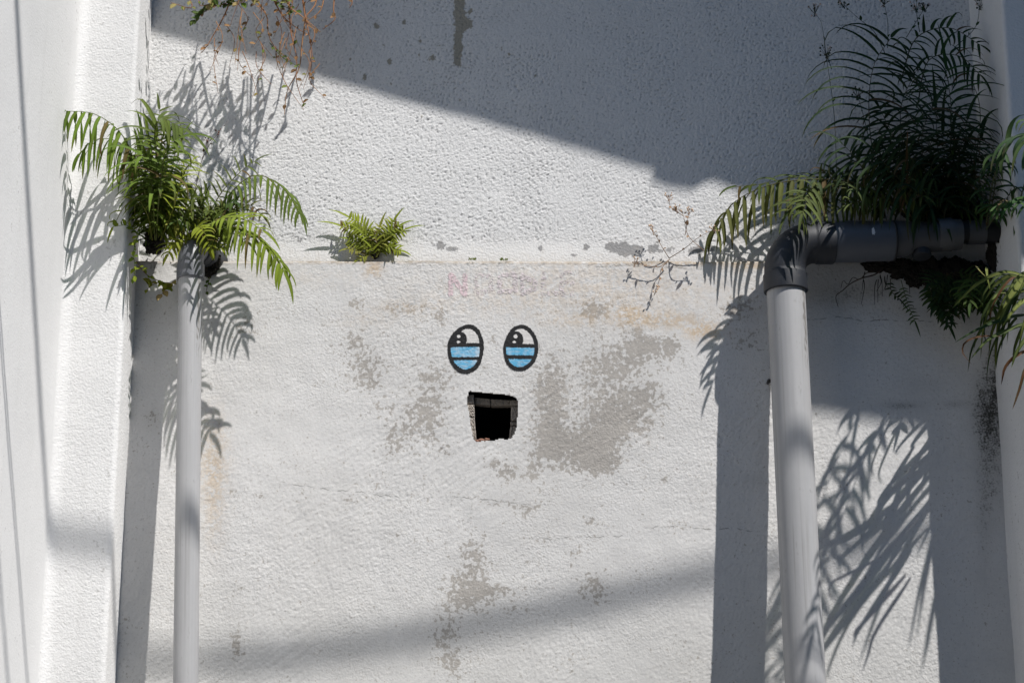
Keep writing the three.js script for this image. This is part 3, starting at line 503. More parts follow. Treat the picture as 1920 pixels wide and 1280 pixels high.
// tall fern in the left corner
{
  const t = thing('fern', 'tall green fern climbing the left corner, fronds arching left over the pilaster', 'fern');
  lump('root_clump', U(288, 455, 0.05), .028, .035, .05, soil, 3, t);
  frond(t, path([285, 455, .07], [262, 340, .17], [228, 252, .26], [178, 214, .29], [122, 208, .27]), { seed: 11, len: .15, wid: .0125, hang: .5, c: GREEN, start: .48, gap: .024, droop: 2.6, face: V(.1, 1, .85), single: 1, tipLen: .05, forward: .35 });
  frond(t, path([287, 455, .08], [268, 350, .18], [225, 268, .25], [175, 262, .27], [150, 288, .26]), { seed: 12, len: .15, wid: .0125, hang: .5, c: GREEN, start: .5, gap: .032, droop: 2.6, face: V(.1, 1, .85), single: 1, tipLen: .06 });
  frond(t, path([295, 455, .08], [295, 330, .17], [290, 245, .22], [300, 222, .24], [340, 240, .23]), { seed: 13, len: .15, wid: .0125, face: V(.1, 1, .85), c: mixc(GREEN, OLIVE, .7), start: .58, gap: .014, droop: 1.4, single: 1 });
  frond(t, path([297, 455, .06], [300, 340, .09], [302, 250, .09], [298, 205, .08]), { seed: 14, len: .075, wid: .009, c: OLIVE, start: .5, gap: .035, droop: .6, single: 1, tipLen: .06 });
  frond(t, path([300, 455, .06], [318, 350, .10], [330, 280, .12], [345, 250, .10]), { seed: 15, len: .07, wid: .008, c: mixc(GREEN, OLIVE, .5), start: .35, gap: .022, droop: .7, forward: .1 });
  frond(t, path([290, 450, .1], [285, 360, .22], [275, 300, .26], [262, 290, .27]), { seed: 16, len: .15, wid: .012, face: V(.1, 1, .85), c: GREEN, start: .45, gap: .02, droop: 1.7, single: 1 });
  frond(t, path([292, 450, .1], [300, 350, .24], [315, 270, .28], [330, 262, .28]), { seed: 17, len: .16, wid: .012, face: V(.1, 1, .85), c: mixc(GREEN, OLIVE, .4), start: .5, gap: .018, droop: 1.7, single: 1 });
  frond(t, path([285, 450, .12], [275, 400, .2], [255, 372, .22], [232, 388, .22], [212, 425, .2]), { seed: 18, len: .05, wid: .009, c: mixc(LIME, OLIVE, .3), start: .3, gap: .05, droop: 1.2, tipLen: .05, one: 1 });
  frond(t, path([300, 450, .1], [325, 390, .2], [345, 320, .2], [362, 300, .15]), { seed: 19, len: .07, wid: .008, c: LIME, start: .3, gap: .022, droop: .8 });
  const r = rng(77);
  for (let i = 0; i < 24; i++) { const x = lerp(255, 345, r()), y = lerp(250, 430, r()), z = .06 + r() * .14; frond(t, path([290 + (r() - .5) * 20, 455, .06], [lerp(290, x, .6), lerp(455, y, .5), z * .8], [x, y, z]), { seed: 200 + i, len: .06 + .06 * r(), wid: .010, hang: .3, c: mixc(mixc(DEEP, GREEN, r()), LIME, r() * (y > 350 ? .9 : .4)), start: .25, gap: .02, droop: 1 + r(), rr: .0014 }); }
}
// fern spreading over the left pipe
{
  const t = thing('fern', 'light green fern spreading right over the elbow of the left pipe', 'fern');
  lump('root_clump', U(392, 492, 0.02), .032, .04, .03, soil, 5, t);
  frond(t, path([372, 452, .06], [420, 375, .12], [478, 328, .16], [530, 352, .17], [562, 400, .17]), { seed: 21, len: .11, wid: .0095, hang: .4, c: mixc(GREEN, OLIVE, .5), start: .28, gap: .02, droop: 2.2, face: V(.1, 1, .85), single: 1, tipLen: .07 });
  frond(t, path([350, 452, .1], [405, 425, .17], [460, 432, .22], [508, 468, .23], [532, 508, .22]), { seed: 22, len: .12, wid: .0115, hang: .4, c: mixc(GREEN, LIME, .4), start: .3, gap: .021, droop: 2.2, face: V(.1, 1, .85), single: 1, tipLen: .1 });
  frond(t, path([365, 450, .1], [410, 412, .2], [455, 410, .24], [492, 432, .24]), { seed: 23, len: .10, wid: .010, face: V(.1, 1, .85), c: mixc(GREEN, LIME, .5), start: .25, gap: .018, droop: 1.2, single: 1 });
  frond(t, path([370, 450, .05], [412, 365, .1], [455, 318, .12], [478, 302, .12]), { seed: 24, len: .07, wid: .007, c: OLIVE, start: .3, gap: .02, droop: .7, single: 1 });
  frond(t, path([372, 452, .07], [430, 388, .13], [470, 385, .15], [492, 405, .15]), { seed: 25, len: .06, wid: .008, c: mixc(OLIVE, BROWN, .3), start: .3, gap: .018, droop: 1.3, dry: .25 });
  frond(t, path([365, 450, .12], [372, 425, .2], [385, 440, .24], [395, 465, .23]), { seed: 26, len: .045, wid: .008, c: LIME, start: .15, gap: .016, droop: .9 });
  spray(t, U(385, 440, .07), 8, { seed: 34, a0: .2, a1: 2.2, reach: .14, len: .06, wid: .009, c: mixc(OLIVE, LIME, .3), cc: DEEP, arch: .35, gap: .018, droop: 1.3 });
  spray(t, U(360, 455, .10), 9, { seed: 36, a0: -.3, a1: 3.3, reach: .08, len: .045, wid: .010, c: LIME, cc: mixc(LIME, STRAW, .3), arch: .4, gap: .016, droop: 1 });
  spray(t, U(355, 450, .07), 12, { seed: 31, a0: .1, a1: 1.5, reach: .17, len: .06, wid: .008, c: mixc(GREEN, OLIVE, .5), cc: OLIVE, arch: .3, gap: .016 });
  spray(t, U(345, 452, .08), 7, { seed: 32, a0: .3, a1: 2.7, reach: .10, len: .04, wid: .0075, c: LIME, cc: GREEN, arch: .3, gap: .016 });
  spray(t, U(315, 450, .07), 5, { seed: 33, a0: 1, a1: 2.8, reach: .09, len: .04, wid: .0075, c: LIME, cc: DEEP, arch: .3, gap: .016 });
}
// small bright fern in the crack
{
  const t = thing('fern', 'small yellow-green fern growing from the crack of the ledge, right of the left pipe', 'fern');
  lump('root_clump', U(703, 480, -.018), .011, .008, .012, soil, 8, t);
  const c = mixc(LIME, GREEN, .05), A = (P, s, len, tip, cc = c) => frond(t, path(...P.map(([x, y, z]) => [x, y, z * .45 - .014])), { seed: s, len, wid: .0085, c: cc, c2: STRAW, mix: .12, start: .2, gap: .0095, droop: .6, tipLen: tip * .9, rr: .0013, fold: .2, single: 1, forward: .5, prof: (q) => (.5 + .5 * sst(0, .3, q)) * (1 - .35 * sst(.7, 1, q)) });
  A([[700, 480, .0], [680, 440, .015], [640, 424, .035]], 41, .032, .085);
  A([[702, 480, .0], [690, 430, .015], [655, 408, .03]], 42, .035, .075);
  A([[706, 480, .0], [722, 440, .012], [738, 414, .03]], 43, .034, .06);
  A([[706, 482, .01], [728, 445, .02], [756, 432, .04]], 44, .03, .075);
  A([[704, 482, .01], [722, 462, .03], [752, 470, .045]], 45, .03, .04, LIME);
  A([[698, 482, .01], [684, 464, .025], [655, 466, .04]], 46, .032, .04, mixc(LIME, STRAW, .3));
  A([[700, 484, .01], [690, 476, .025], [672, 486, .03]], 47, .025, .03, mixc(LIME, STRAW, .15));
  A([[705, 482, .01], [706, 450, .035], [700, 438, .04]], 48, .03, .03);
  { const r = rng(49); for (let i = 0; i < 9; i++) { const e = lerp(650, 765, (i + r()) / 9), h = 415 + r() * 55; A([[700 + i, 482, .0], [lerp(703, e, .5), lerp(482, h, .75), .02 + .02 * r()], [e, h, .03 + .03 * r()]], 490 + i, .026 + .012 * r(), .03 + .03 * r(), mixc(c, r() < .3 ? STRAW : GREEN, .3 * r())); } }
}
// large shaded fern at the upper right, and its neighbours
{
  const t = thing('fern', 'large dark fern in the shade above the level pipe, long ribs fanning to the left', 'fern');
  lump('root_clump', U(1780, 400, 0.0), .13, .05, .05, soil, 9, t);
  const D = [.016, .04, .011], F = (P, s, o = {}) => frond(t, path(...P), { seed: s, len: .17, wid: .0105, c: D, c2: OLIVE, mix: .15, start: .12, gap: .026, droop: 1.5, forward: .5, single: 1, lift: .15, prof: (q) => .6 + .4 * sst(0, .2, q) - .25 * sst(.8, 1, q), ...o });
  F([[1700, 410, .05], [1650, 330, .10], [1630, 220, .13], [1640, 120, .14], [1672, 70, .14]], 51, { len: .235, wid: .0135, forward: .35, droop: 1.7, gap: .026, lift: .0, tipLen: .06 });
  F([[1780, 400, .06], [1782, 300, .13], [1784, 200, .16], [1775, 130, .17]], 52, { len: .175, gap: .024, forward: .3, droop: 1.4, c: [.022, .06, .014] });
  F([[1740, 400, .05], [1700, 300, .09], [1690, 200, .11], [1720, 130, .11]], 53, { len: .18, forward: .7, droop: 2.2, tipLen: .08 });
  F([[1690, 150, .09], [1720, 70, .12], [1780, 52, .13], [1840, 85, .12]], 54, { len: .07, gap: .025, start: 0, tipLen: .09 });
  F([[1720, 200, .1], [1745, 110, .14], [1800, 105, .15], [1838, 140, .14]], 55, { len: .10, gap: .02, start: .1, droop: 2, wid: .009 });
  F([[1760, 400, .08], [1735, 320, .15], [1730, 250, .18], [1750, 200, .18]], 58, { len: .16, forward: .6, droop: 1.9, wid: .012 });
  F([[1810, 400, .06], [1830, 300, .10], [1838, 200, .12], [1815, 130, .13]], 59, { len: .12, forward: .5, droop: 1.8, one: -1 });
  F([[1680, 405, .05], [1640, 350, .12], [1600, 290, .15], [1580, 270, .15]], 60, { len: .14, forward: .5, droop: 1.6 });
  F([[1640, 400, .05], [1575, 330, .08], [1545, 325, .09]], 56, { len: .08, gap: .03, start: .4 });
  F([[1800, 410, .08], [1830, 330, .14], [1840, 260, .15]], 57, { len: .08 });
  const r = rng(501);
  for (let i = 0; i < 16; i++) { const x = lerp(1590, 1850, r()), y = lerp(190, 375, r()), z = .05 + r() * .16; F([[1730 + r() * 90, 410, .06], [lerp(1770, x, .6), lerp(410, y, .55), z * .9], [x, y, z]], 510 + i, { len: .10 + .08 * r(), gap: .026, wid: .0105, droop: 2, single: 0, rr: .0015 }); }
}
{
  const t = thing('fern', 'fern lying over the level pipe, its sunlit olive tip hanging left of the dark elbow', 'fern');
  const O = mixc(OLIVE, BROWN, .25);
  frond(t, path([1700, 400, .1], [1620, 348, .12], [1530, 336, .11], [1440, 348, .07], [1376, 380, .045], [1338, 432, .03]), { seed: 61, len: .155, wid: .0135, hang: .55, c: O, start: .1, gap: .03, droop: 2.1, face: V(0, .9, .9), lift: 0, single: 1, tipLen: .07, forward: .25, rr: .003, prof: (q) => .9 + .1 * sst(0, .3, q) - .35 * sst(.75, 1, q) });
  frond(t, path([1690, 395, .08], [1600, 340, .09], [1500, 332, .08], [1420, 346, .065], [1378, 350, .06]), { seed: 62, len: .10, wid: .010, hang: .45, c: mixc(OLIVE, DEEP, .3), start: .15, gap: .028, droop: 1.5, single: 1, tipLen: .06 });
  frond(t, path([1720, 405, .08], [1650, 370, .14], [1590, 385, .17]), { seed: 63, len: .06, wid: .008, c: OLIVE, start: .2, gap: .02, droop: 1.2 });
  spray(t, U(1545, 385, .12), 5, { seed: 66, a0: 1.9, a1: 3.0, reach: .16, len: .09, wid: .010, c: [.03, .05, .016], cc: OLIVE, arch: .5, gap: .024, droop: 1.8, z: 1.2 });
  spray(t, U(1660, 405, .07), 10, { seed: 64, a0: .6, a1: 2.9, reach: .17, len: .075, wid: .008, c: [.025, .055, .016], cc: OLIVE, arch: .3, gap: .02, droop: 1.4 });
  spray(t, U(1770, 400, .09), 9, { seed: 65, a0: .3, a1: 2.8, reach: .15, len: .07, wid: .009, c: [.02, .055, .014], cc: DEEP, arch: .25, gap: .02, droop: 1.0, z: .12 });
}
{
  const t = thing('fern', 'dark fern with broad drooping leaflets against the right pilaster', 'fern');
  lump('root_clump', U(1878, 470, .03), .035, .10, .07, soil, 12, t);
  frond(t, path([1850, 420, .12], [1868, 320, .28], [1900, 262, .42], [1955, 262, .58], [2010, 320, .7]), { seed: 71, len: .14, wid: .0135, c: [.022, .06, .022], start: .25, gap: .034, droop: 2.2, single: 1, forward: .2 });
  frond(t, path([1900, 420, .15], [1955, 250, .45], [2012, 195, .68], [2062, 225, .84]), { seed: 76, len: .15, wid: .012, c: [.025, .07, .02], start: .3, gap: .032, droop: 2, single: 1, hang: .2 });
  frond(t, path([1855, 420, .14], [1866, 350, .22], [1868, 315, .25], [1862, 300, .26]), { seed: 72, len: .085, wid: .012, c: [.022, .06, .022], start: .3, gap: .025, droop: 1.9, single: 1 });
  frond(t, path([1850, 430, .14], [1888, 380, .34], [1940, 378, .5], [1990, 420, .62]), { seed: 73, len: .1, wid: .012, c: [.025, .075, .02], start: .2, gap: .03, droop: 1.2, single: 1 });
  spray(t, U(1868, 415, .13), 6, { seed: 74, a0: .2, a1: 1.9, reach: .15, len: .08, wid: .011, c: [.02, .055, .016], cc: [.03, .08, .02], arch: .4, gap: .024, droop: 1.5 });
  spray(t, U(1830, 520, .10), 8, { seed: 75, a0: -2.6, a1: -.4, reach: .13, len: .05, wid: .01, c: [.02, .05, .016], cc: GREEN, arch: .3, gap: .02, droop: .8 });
}
{
  const t = thing('fern', 'small fern with short toothed fronds hanging under the level pipe', 'fern');
  for (const [a, b, c, d] of [[1640, 498, .035, .02], [1690, 504, .05, .03], [1740, 510, .05, .04], [1790, 520, .055, .06], [1835, 535, .045, .07], [1715, 520, .03, .03]]) lump('root_clump', U(a, b, .0), c, d, .03, soil, a, t);
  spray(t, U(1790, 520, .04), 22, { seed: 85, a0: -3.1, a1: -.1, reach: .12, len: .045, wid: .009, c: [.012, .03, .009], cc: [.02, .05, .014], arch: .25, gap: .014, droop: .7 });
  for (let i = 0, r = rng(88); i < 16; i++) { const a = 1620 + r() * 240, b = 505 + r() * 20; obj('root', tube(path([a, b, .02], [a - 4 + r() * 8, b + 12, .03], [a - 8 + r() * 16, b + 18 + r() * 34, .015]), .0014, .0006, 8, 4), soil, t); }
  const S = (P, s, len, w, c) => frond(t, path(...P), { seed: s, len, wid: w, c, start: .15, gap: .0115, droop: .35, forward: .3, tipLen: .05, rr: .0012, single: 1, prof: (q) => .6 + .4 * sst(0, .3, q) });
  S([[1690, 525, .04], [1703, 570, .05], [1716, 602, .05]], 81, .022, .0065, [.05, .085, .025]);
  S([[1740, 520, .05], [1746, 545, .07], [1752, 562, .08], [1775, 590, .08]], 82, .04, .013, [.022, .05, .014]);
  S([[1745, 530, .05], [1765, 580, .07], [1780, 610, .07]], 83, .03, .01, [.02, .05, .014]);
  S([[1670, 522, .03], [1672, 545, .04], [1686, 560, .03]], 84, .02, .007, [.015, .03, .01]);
}
// strap-leaved plant at the right edge
{
  const t = thing('strap_leaf_plant', 'pale striped strap-leaved plant spilling from the right pilaster below the ferns', 'plant');
  const r = rng(90), Y = [.20, .23, .05], Dk = [.03, .06, .015], Br = [.13, .06, .025];
  function strap(P, w, c, c2) {
    const cv = new THREE.CatmullRomCurve3(P), n = 14, pos = [], col = [], idx = [];
    for (let i = 0; i <= n; i++) { const s = i / n, q = cv.getPointAt(s), T = cv.getTangentAt(s), f = V(.2 + .1 * Math.sin(i), .6, .75).normalize(), side = T.clone().cross(f).normalize(), nn = side.clone().cross(T), ww = w * .5 * Math.min(1, .5 + s * 3) * Math.pow(1 - s * s, .6);
      for (const [k, m] of [[-1, 1], [-.35, 1], [0, 1.0], [.35, 1], [1, 1]]) { const v = q.clone().addScaledVector(side, ww * k).addScaledVector(nn, ww * .45 * Math.abs(k)); pos.push(v.x, v.y, v.z); const cc = Math.abs(k) === 1 ? c2 : c; for (let a = 0; a < 3; a++) col.push(cc[a] * (k === 0 ? .85 : 1)); }
      if (i) for (let k = 0; k < 4; k++) { const a = (i - 1) * 5 + k; idx.push(a, a + 1, a + 6, a, a + 6, a + 5); } }
    const g = new THREE.BufferGeometry(); g.setAttribute('position', new THREE.Float32BufferAttribute(pos, 3)); g.setAttribute('color', new THREE.Float32BufferAttribute(col, 3)); g.setIndex(idx); g.computeVertexNormals(); obj('leaf', g, leafMat, t);
  }
  const Z = .3, list = [
    [[[1925, 518, Z], [1880, 512, Z + .04], [1832, 534, Z + .04], [1786, 578, Z + .02]], .016, Y, Dk], [[[1930, 530, Z], [1893, 518, Z + .05], [1862, 540, Z + .06], [1848, 562, Z + .05]], .016, Y, Dk],
    [[[1940, 515, Z], [1910, 535, Z + .1], [1888, 570, Z + .12], [1876, 602, Z + .12]], .021, Y, mixc(Y, Dk, .3)], [[[1945, 560, Z], [1915, 568, Z + .12], [1895, 590, Z + .15], [1880, 612, Z + .15]], .019, Y, Dk],
    [[[1925, 590, Z], [1880, 600, Z + .1], [1830, 620, Z + .14], [1790, 643, Z + .15]], .014, Dk, Dk], [[[1930, 605, Z], [1890, 620, Z + .1], [1850, 640, Z + .16], [1820, 674, Z + .18]], .014, mixc(Y, Dk, .7), Dk],
    [[[1880, 630, Z], [1830, 633, Z + .02], [1808, 645, Z + .02], [1806, 662, Z + .02], [1824, 684, Z + .02]], .007, Br, Br], [[[1940, 655, Z], [1905, 668, Z + .05], [1885, 690, Z + .05], [1878, 722, Z + .04]], .012, Br, Br],
    [[[1950, 610, Z], [1920, 640, Z + .06], [1905, 665, Z + .07], [1897, 690, Z + .07]], .014, mixc(Y, Dk, .6), Dk], [[[1950, 660, Z], [1922, 695, Z + .05], [1912, 730, Z + .05], [1899, 768, Z + .05]], .011, Br, Dk],
    [[[1870, 560, Z - .1], [1850, 590, Z - .06], [1845, 620, Z - .05], [1850, 645, Z - .06]], .012, Dk, Dk], [[[1850, 500, Z - .1], [1852, 520, Z - .04], [1858, 545, Z - .04]], .008, Y, Y], [[[1830, 498, Z - .1], [1838, 508, Z - .04], [1850, 520, Z - .03]], .007, mixc(Y, STRAW, .5), Y]];
  for (const a of list) strap(path(...a[0]), a[1], a[2], a[3]);
  for (let i = 0; i < 3; i++) { // long leaves arching out towards the lane
    const x = 1960 + r() * 20, y = 540 + r() * 60, e = 1850 + r() * 60, f = 560 + r() * 110, z = .42 + r() * .08; strap(path([x, y, .28], [lerp(x, e, .45), Math.min(y, f) - 40, z], [lerp(x, e, .85), lerp(y, f, .6) - 15, z + .03], [e, f, z]), .012, mixc(Dk, Y, .2 + .6 * r()), Dk);
  }
  for (let i = 0; i < 19; i++) { // the tuft's other leaves, dark or dry
    const b = [lerp(1870, 1960, r()), lerp(490, 610, r()), Z - .18 + r() * .14], dx = -20 - r() * 80, dy = 20 + r() * 110, z = b[2] + .02 + r() * .06, dry = r() < .25;
    strap(path(b, [b[0] + dx * .5, b[1] - 10 + dy * .15, z], [b[0] + dx * .9, b[1] + dy * .55, z], [b[0] + dx, b[1] + dy, z - .02]), .006 + .008 * r(), dry ? mixc(STRAW, Br, r()) : mixc(Dk, Y, r() * r()), dry ? Br : Dk);
  }
  for (let i = 0; i < 12; i++) { // leaves beyond the right edge, reaching out from the pilaster
    const b = U(1990 + r() * 60, 480 + r() * 60, Z_RP + .02), a = r() * 2.6 - .9, len = .16 + .2 * r(), d = V(Math.sin(a) * .6 - .1, .35 + r() * .5, .7 + r() * .7).normalize(), P = [b];
    for (let k = 0; k < 4; k++) { P.push(P[k].clone().addScaledVector(d, len / 4)); d.addScaledVector(DOWN, .45).normalize(); }
    if (P.some((q) => toPhoto(q.x, q.y, q.z)[0] < 1918)) continue;
    strap(P, .012 + .008 * r(), mixc(Dk, Y, r()), Dk);
  }
}
// little weeds: small paired leaves along thin stems
function smallLeaf(p, d, s, c) { return blade(p, d, V(0, .4, .9), s, s * .55, .4, c, { n: 4, shape: (t) => Math.sin(Math.PI * Math.min(1, .08 + t * .92)) }); }
function twig(parent, P, o) {
  const r = rng(o.seed), c = new THREE.CatmullRomCurve3(P), st = obj('stem', paintGeo(tube(P, o.r0 ?? .0016, o.r1 ?? .0006, 16, 5), o.sc), stemMat, parent);
  const n = o.leaves ?? 0; for (let i = 0; i < n; i++) { const p = c.getPointAt(lerp(o.l0 ?? .1, 1, (i + r()) / n)), T = c.getTangentAt(.5), a = r() * 6.28, d = V(Math.cos(a), Math.sin(a), .4 + r() * .8).addScaledVector(T, .5).normalize(); obj('leaf', smallLeaf(p, d, o.ls * (.6 + .8 * r()), mixc(o.lc, o.lc2 ?? o.lc, r())), leafMat, st); }
  return st;
}
{
  const t = thing('weed', 'bright small-leaved weed creeping down the edge of the left pilaster', 'weed');
  twig(t, path([262, 440, .12], [235, 422, .19], [212, 425, .2]), { seed: 1, leaves: 9, ls: .022, lc: LIME, lc2: GREEN, sc: GREEN });
  twig(t, path([262, 430, .15], [250, 470, .19], [252, 500, .17], [250, 525, .15]), { seed: 2, leaves: 20, ls: .017, lc: LIME, lc2: GREEN, sc: GREEN });
  twig(t, path([255, 490, .16], [275, 515, .1], [300, 528, .07], [325, 545, .06]), { seed: 3, leaves: 12, ls: .02, lc: LIME, lc2: mixc(GREEN, LIME, .5), sc: BROWN });
}
{
  const t = thing('weed', 'yellowing little weed on the wall just left of the left pipe', 'weed');
  twig(t, path([330, 532, .03], [310, 530, .06], [290, 532, .08], [272, 545, .08]), { seed: 5, leaves: 9, ls: .028, lc: [.22, .2, .03], lc2: LIME, sc: BROWN });
  twig(t, path([328, 525, .03], [315, 535, .06], [302, 552, .06]), { seed: 6, leaves: 6, ls: .024, lc: [.22, .2, .03], lc2: STRAW, sc: BROWN });
  twig(t, path([398, 500, .0], [390, 530, .02], [385, 552, .02]), { seed: 7, leaves: 14, ls: .013, lc: DEEP, lc2: GREEN, sc: BROWN });
}
// dry creeper hanging from above the frame
{
  const t = thing('hanging_creeper', 'half-dry brown creeper hanging down from the top of the wall at upper left', 'creeper');
  const r = rng(123), T1 = [.36, .18, .07], T2 = [.26, .11, .05];
  const main = [[[560, -60, .12], [570, 20, .14], [578, 60, .15], [585, 110, .15], [578, 150, .14]], [[600, -60, .12], [590, 10, .15], [572, 35, .16], [590, 60, .16], [578, 100, .16]], [[450, -60, .1], [480, 0, .12], [500, 30, .13], [502, 60, .13], [512, 85, .13], [545, 115, .13]], [[540, -40, .11], [545, 60, .13], [556, 110, .13], [555, 150, .13], [570, 200, .12]],
    [[470, -40, .1], [425, 5, .12], [390, 15, .13], [370, 28, .13]], [[440, -40, .09], [424, 20, .11], [400, 65, .12], [385, 90, .12], [375, 100, .12]], [[610, -40, .1], [600, 20, .12], [575, 40, .12]], [[630, -30, .1], [625, 20, .12], [628, 35, .12], [605, 55, .12]], [[500, -30, .1], [530, 30, .12], [560, 55, .12], [578, 65, .12]], [[520, -30, .12], [545, 15, .14], [565, 30, .15], [600, 60, .15]], [[650, -30, .08], [660, 5, .09], [655, 15, .09]], [[560, -30, .1], [572, 30, .12], [566, 80, .12], [560, 130, .12], [538, 170, .11], [533, 215, .1]]];
  main.forEach((m, i) => twig(t, path(...m), { seed: 900 + i, r0: .003, r1: .001, sc: mixc(T1, T2, r()), leaves: 4 + Math.floor(r() * 5), ls: .018, lc: [.30, .16, .07], lc2: BROWN }));
  for (let i = 0; i < 34; i++) { const x = lerp(400, 620, r()), y = lerp(-60, 120, r()), s = .10 + r() * .07; twig(t, path([x, y, s], [x + (r() - .5) * 40, y + 30, s + .01], [x + (r() - .5) * 60, y + 50 + r() * 50, s]), { seed: 940 + i, r0: .0013, r1: .0006, sc: mixc(T1, T2, r()), leaves: 1 + Math.floor(r() * 3), ls: .016, lc: [.30, .17, .07], lc2: r() < .4 ? GREEN : BROWN }); }
  twig(t, path([470, -20, .11], [440, 5, .12], [395, 12, .13], [372, 30, .13]), { seed: 990, leaves: 22, ls: .022, lc: [.06, .11, .02], lc2: [.1, .13, .03], sc: BROWN, l0: .3 });
  twig(t, path([395, 14, .13], [375, 28, .14], [362, 40, .14]), { seed: 991, leaves: 12, ls: .022, lc: [.06, .11, .02], lc2: [.1, .13, .03], sc: BROWN });
  twig(t, path([500, -20, .12], [530, 10, .13], [555, 22, .13]), { seed: 992, leaves: 16, ls: .022, lc: [.07, .13, .02], lc2: [.1, .13, .03], sc: BROWN });
  twig(t, path([505, 80, .13], [530, 108, .14], [560, 125, .14]), { seed: 993, leaves: 14, ls: .015, lc: [.12, .17, .03], lc2: OLIVE, sc: OLIVE });
  for (let i = 0; i < 26; i++) { // unseen growth above the frame, its shadow falls on the corner
    const x = lerp(330, 600, r()), y = lerp(-160, -20, r()), s = .12 + r() * .08; twig(t, path([x, y, s], [x + (r() - .5) * 60, y + 40, s + .02], [x + (r() - .5) * 80, Math.min(y + 90, 5), s]), { seed: 1040 + i, r0: .002, r1: .0008, sc: T2, leaves: 7, ls: .022, lc: STRAW, lc2: GREEN });
  }
}
// thin flowering weeds
function flowerWeed(label, stems, o) {
  const t = thing('flowering_weed', label, 'weed'), r = rng(o.seed);
  for (const P of stems) {
    twig(t, path(...P), { seed: Math.floor(r() * 1e6), r0: .0013, r1: .0006, sc: o.sc, leaves: o.leaves ?? 3, ls: .013, lc: o.lc, l0: .2 });
    const e = path(...P).pop(), n = o.heads ?? 12;
    for (let i = 0; i < n; i++) { const q = e.clone().add(V((r() - .5) * o.spread, (r() - .3) * o.spread, (r() - .5) * o.spread * .6)); const g = new THREE.IcosahedronGeometry(.0016 + .0014 * r(), 1); g.scale(1, 1.2, 1); g.translate(q.x, q.y, q.z); obj('flower_head', [paintGeo(tube([e.clone().lerp(q, -.3).add(V(0, -.01, 0)), q], .0006, .0005, 2, 4), o.sc), paintGeo(g, r() < o.pale ? o.fc : o.sc)], stemMat, t); }
  }
}
flowerWeed('wispy weeds with tiny pale flowers rising behind the big dark fern', [[[1570, 380, .03], [1565, 220, .05], [1552, 120, .06], [1538, 35, .06], [1528, 22, .06]], [[1660, 100, .05], [1640, 60, .06], [1605, 30, .06], [1582, 8, .06]], [[1665, 90, .06], [1665, 40, .07], [1658, 5, .07]], [[1725, 60, .06], [1720, 30, .07], [1719, 15, .07]], [[1700, 70, .06], [1722, 35, .07], [1735, 15, .07]], [[1790, 90, .06], [1830, 50, .08], [1838, 10, .08]], [[1560, 130, .05], [1552, 105, .06], [1550, 100, .06]], [[1630, 260, .09], [1615, 200, .1], [1608, 178, .1]]], { seed: 300, sc: [.03, .04, .02], lc: [.03, .06, .02], fc: [.5, .38, .33], spread: .035, pale: .4, heads: 14 });
flowerWeed('dry wispy weed with tan flower heads on the ledge left of the olive fern tip', [[[1255, 484, .0], [1285, 465, .04], [1310, 445, .06], [1340, 430, .07]], [[1255, 484, .0], [1240, 460, .03], [1225, 432, .04]], [[1320, 470, .02], [1290, 440, .04], [1280, 400, .05], [1270, 392, .05]], [[1285, 440, .04], [1290, 410, .05], [1292, 395, .05]], [[1256, 486, .015], [1240, 505, .02], [1235, 530, .02], [1228, 545, .02]], [[1256, 486, .015], [1235, 500, .02], [1190, 492, .02]], [[1282, 405, .05], [1258, 388, .05], [1254, 370, .05]]], { seed: 310, sc: [.26, .17, .11], lc: [.28, .18, .11], fc: [.62, .44, .3], spread: .026, pale: .75, heads: 7, leaves: 3 });
flowerWeed('single thin dark weed stalk rising between the two left ferns', [[[350, 425, .05], [362, 370, .07], [378, 300, .09], [388, 262, .09]], [[378, 300, .09], [392, 272, .1], [408, 250, .1]]], { seed: 320, sc: [.06, .03, .025], lc: [.07, .05, .03], fc: [.2, .1, .08], spread: .02, pale: .4, heads: 5, leaves: 3 });
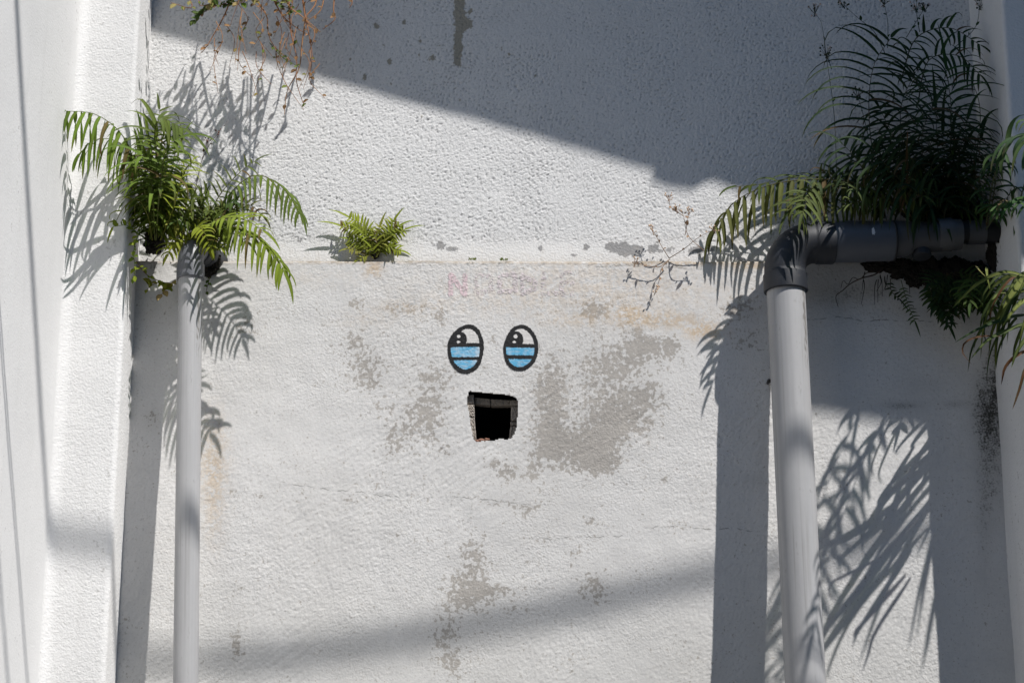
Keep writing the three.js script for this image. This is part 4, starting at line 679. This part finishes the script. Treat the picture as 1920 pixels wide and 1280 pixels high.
{ // bare root loops under the pipe
  const t = thing('root_tendril', 'twisted bare root dangling under the level pipe, right of the dark elbow', 'root'), m = std(.05, .03, .02, .9);
  obj('root', tube(path([1655, 505, .05], [1640, 515, .06], [1615, 522, .06], [1595, 532, .05], [1580, 545, .05], [1568, 555, .05], [1572, 575, .04]), .0024, .001, 30, 6), m, t);
  obj('root', tube(path([1640, 510, .06], [1625, 512, .07], [1612, 524, .07], [1600, 520, .06], [1590, 533, .06], [1582, 526, .06], [1577, 540, .05]), .0015, .0008, 30, 5), m, t);
}
for (const [a, b, l] of [[885, 486, 'left of two tiny moss tufts in the ledge crack above the lettering'], [945, 487, 'right of two tiny moss tufts in the ledge crack above the lettering']]) {
  const t = thing('moss_tuft', l, 'moss'), r = rng(a), gs = []; for (let i = 0; i < 26; i++) { const p = U(a + (r() - .5) * 14, b + r() * 2, -.006 + r() * .01); gs.push(blade(p, V(r() - .5, 1, r()).normalize(), V(0, 0, 1), .005 + r() * .006, .002, .6, mixc(LIME, GREEN, r()), { n: 3 })); }
  obj('moss', gs, leafMat, t);
}

// ------------------------------------------------------------------ overhead cables across the lane (out of view; their shadows cross the wall)
function cable(label, P, far, r) {
  const pts = P.map(([a, b]) => U(a, b, 0).addScaledVector(SUN, far)); const t = tag(obj('overhead_cable', tube(pts, r, r, 80, 8), std(.02, .02, .02, .6)), label, 'cable'); return t;
}
cable('thick black cable strung across the lane in front of the wall', [[3600, 380], [2500, 810], [1740, 992], [1330, 1082], [800, 1188], [450, 1236], [68, 1236], [-500, 1175], [-1300, 980]], 7, .019);
cable('thin black cable hanging below the thick one', [[3600, 1250], [1740, 1460], [800, 1560], [68, 1650], [-500, 1690], [-1300, 1650]], 3.2, .004);
cable('second thin black cable beside the first thin one', [[3600, 1276], [1740, 1486], [800, 1586], [68, 1676], [-500, 1716], [-1300, 1676]], 3.2, .004);
cable('lowest black cable across the lane', [[3600, 1100], [1740, 1520], [800, 1740], [68, 1920], [-500, 1950], [-1300, 1900]], 6, .009);

renderer.render(scene, camera);
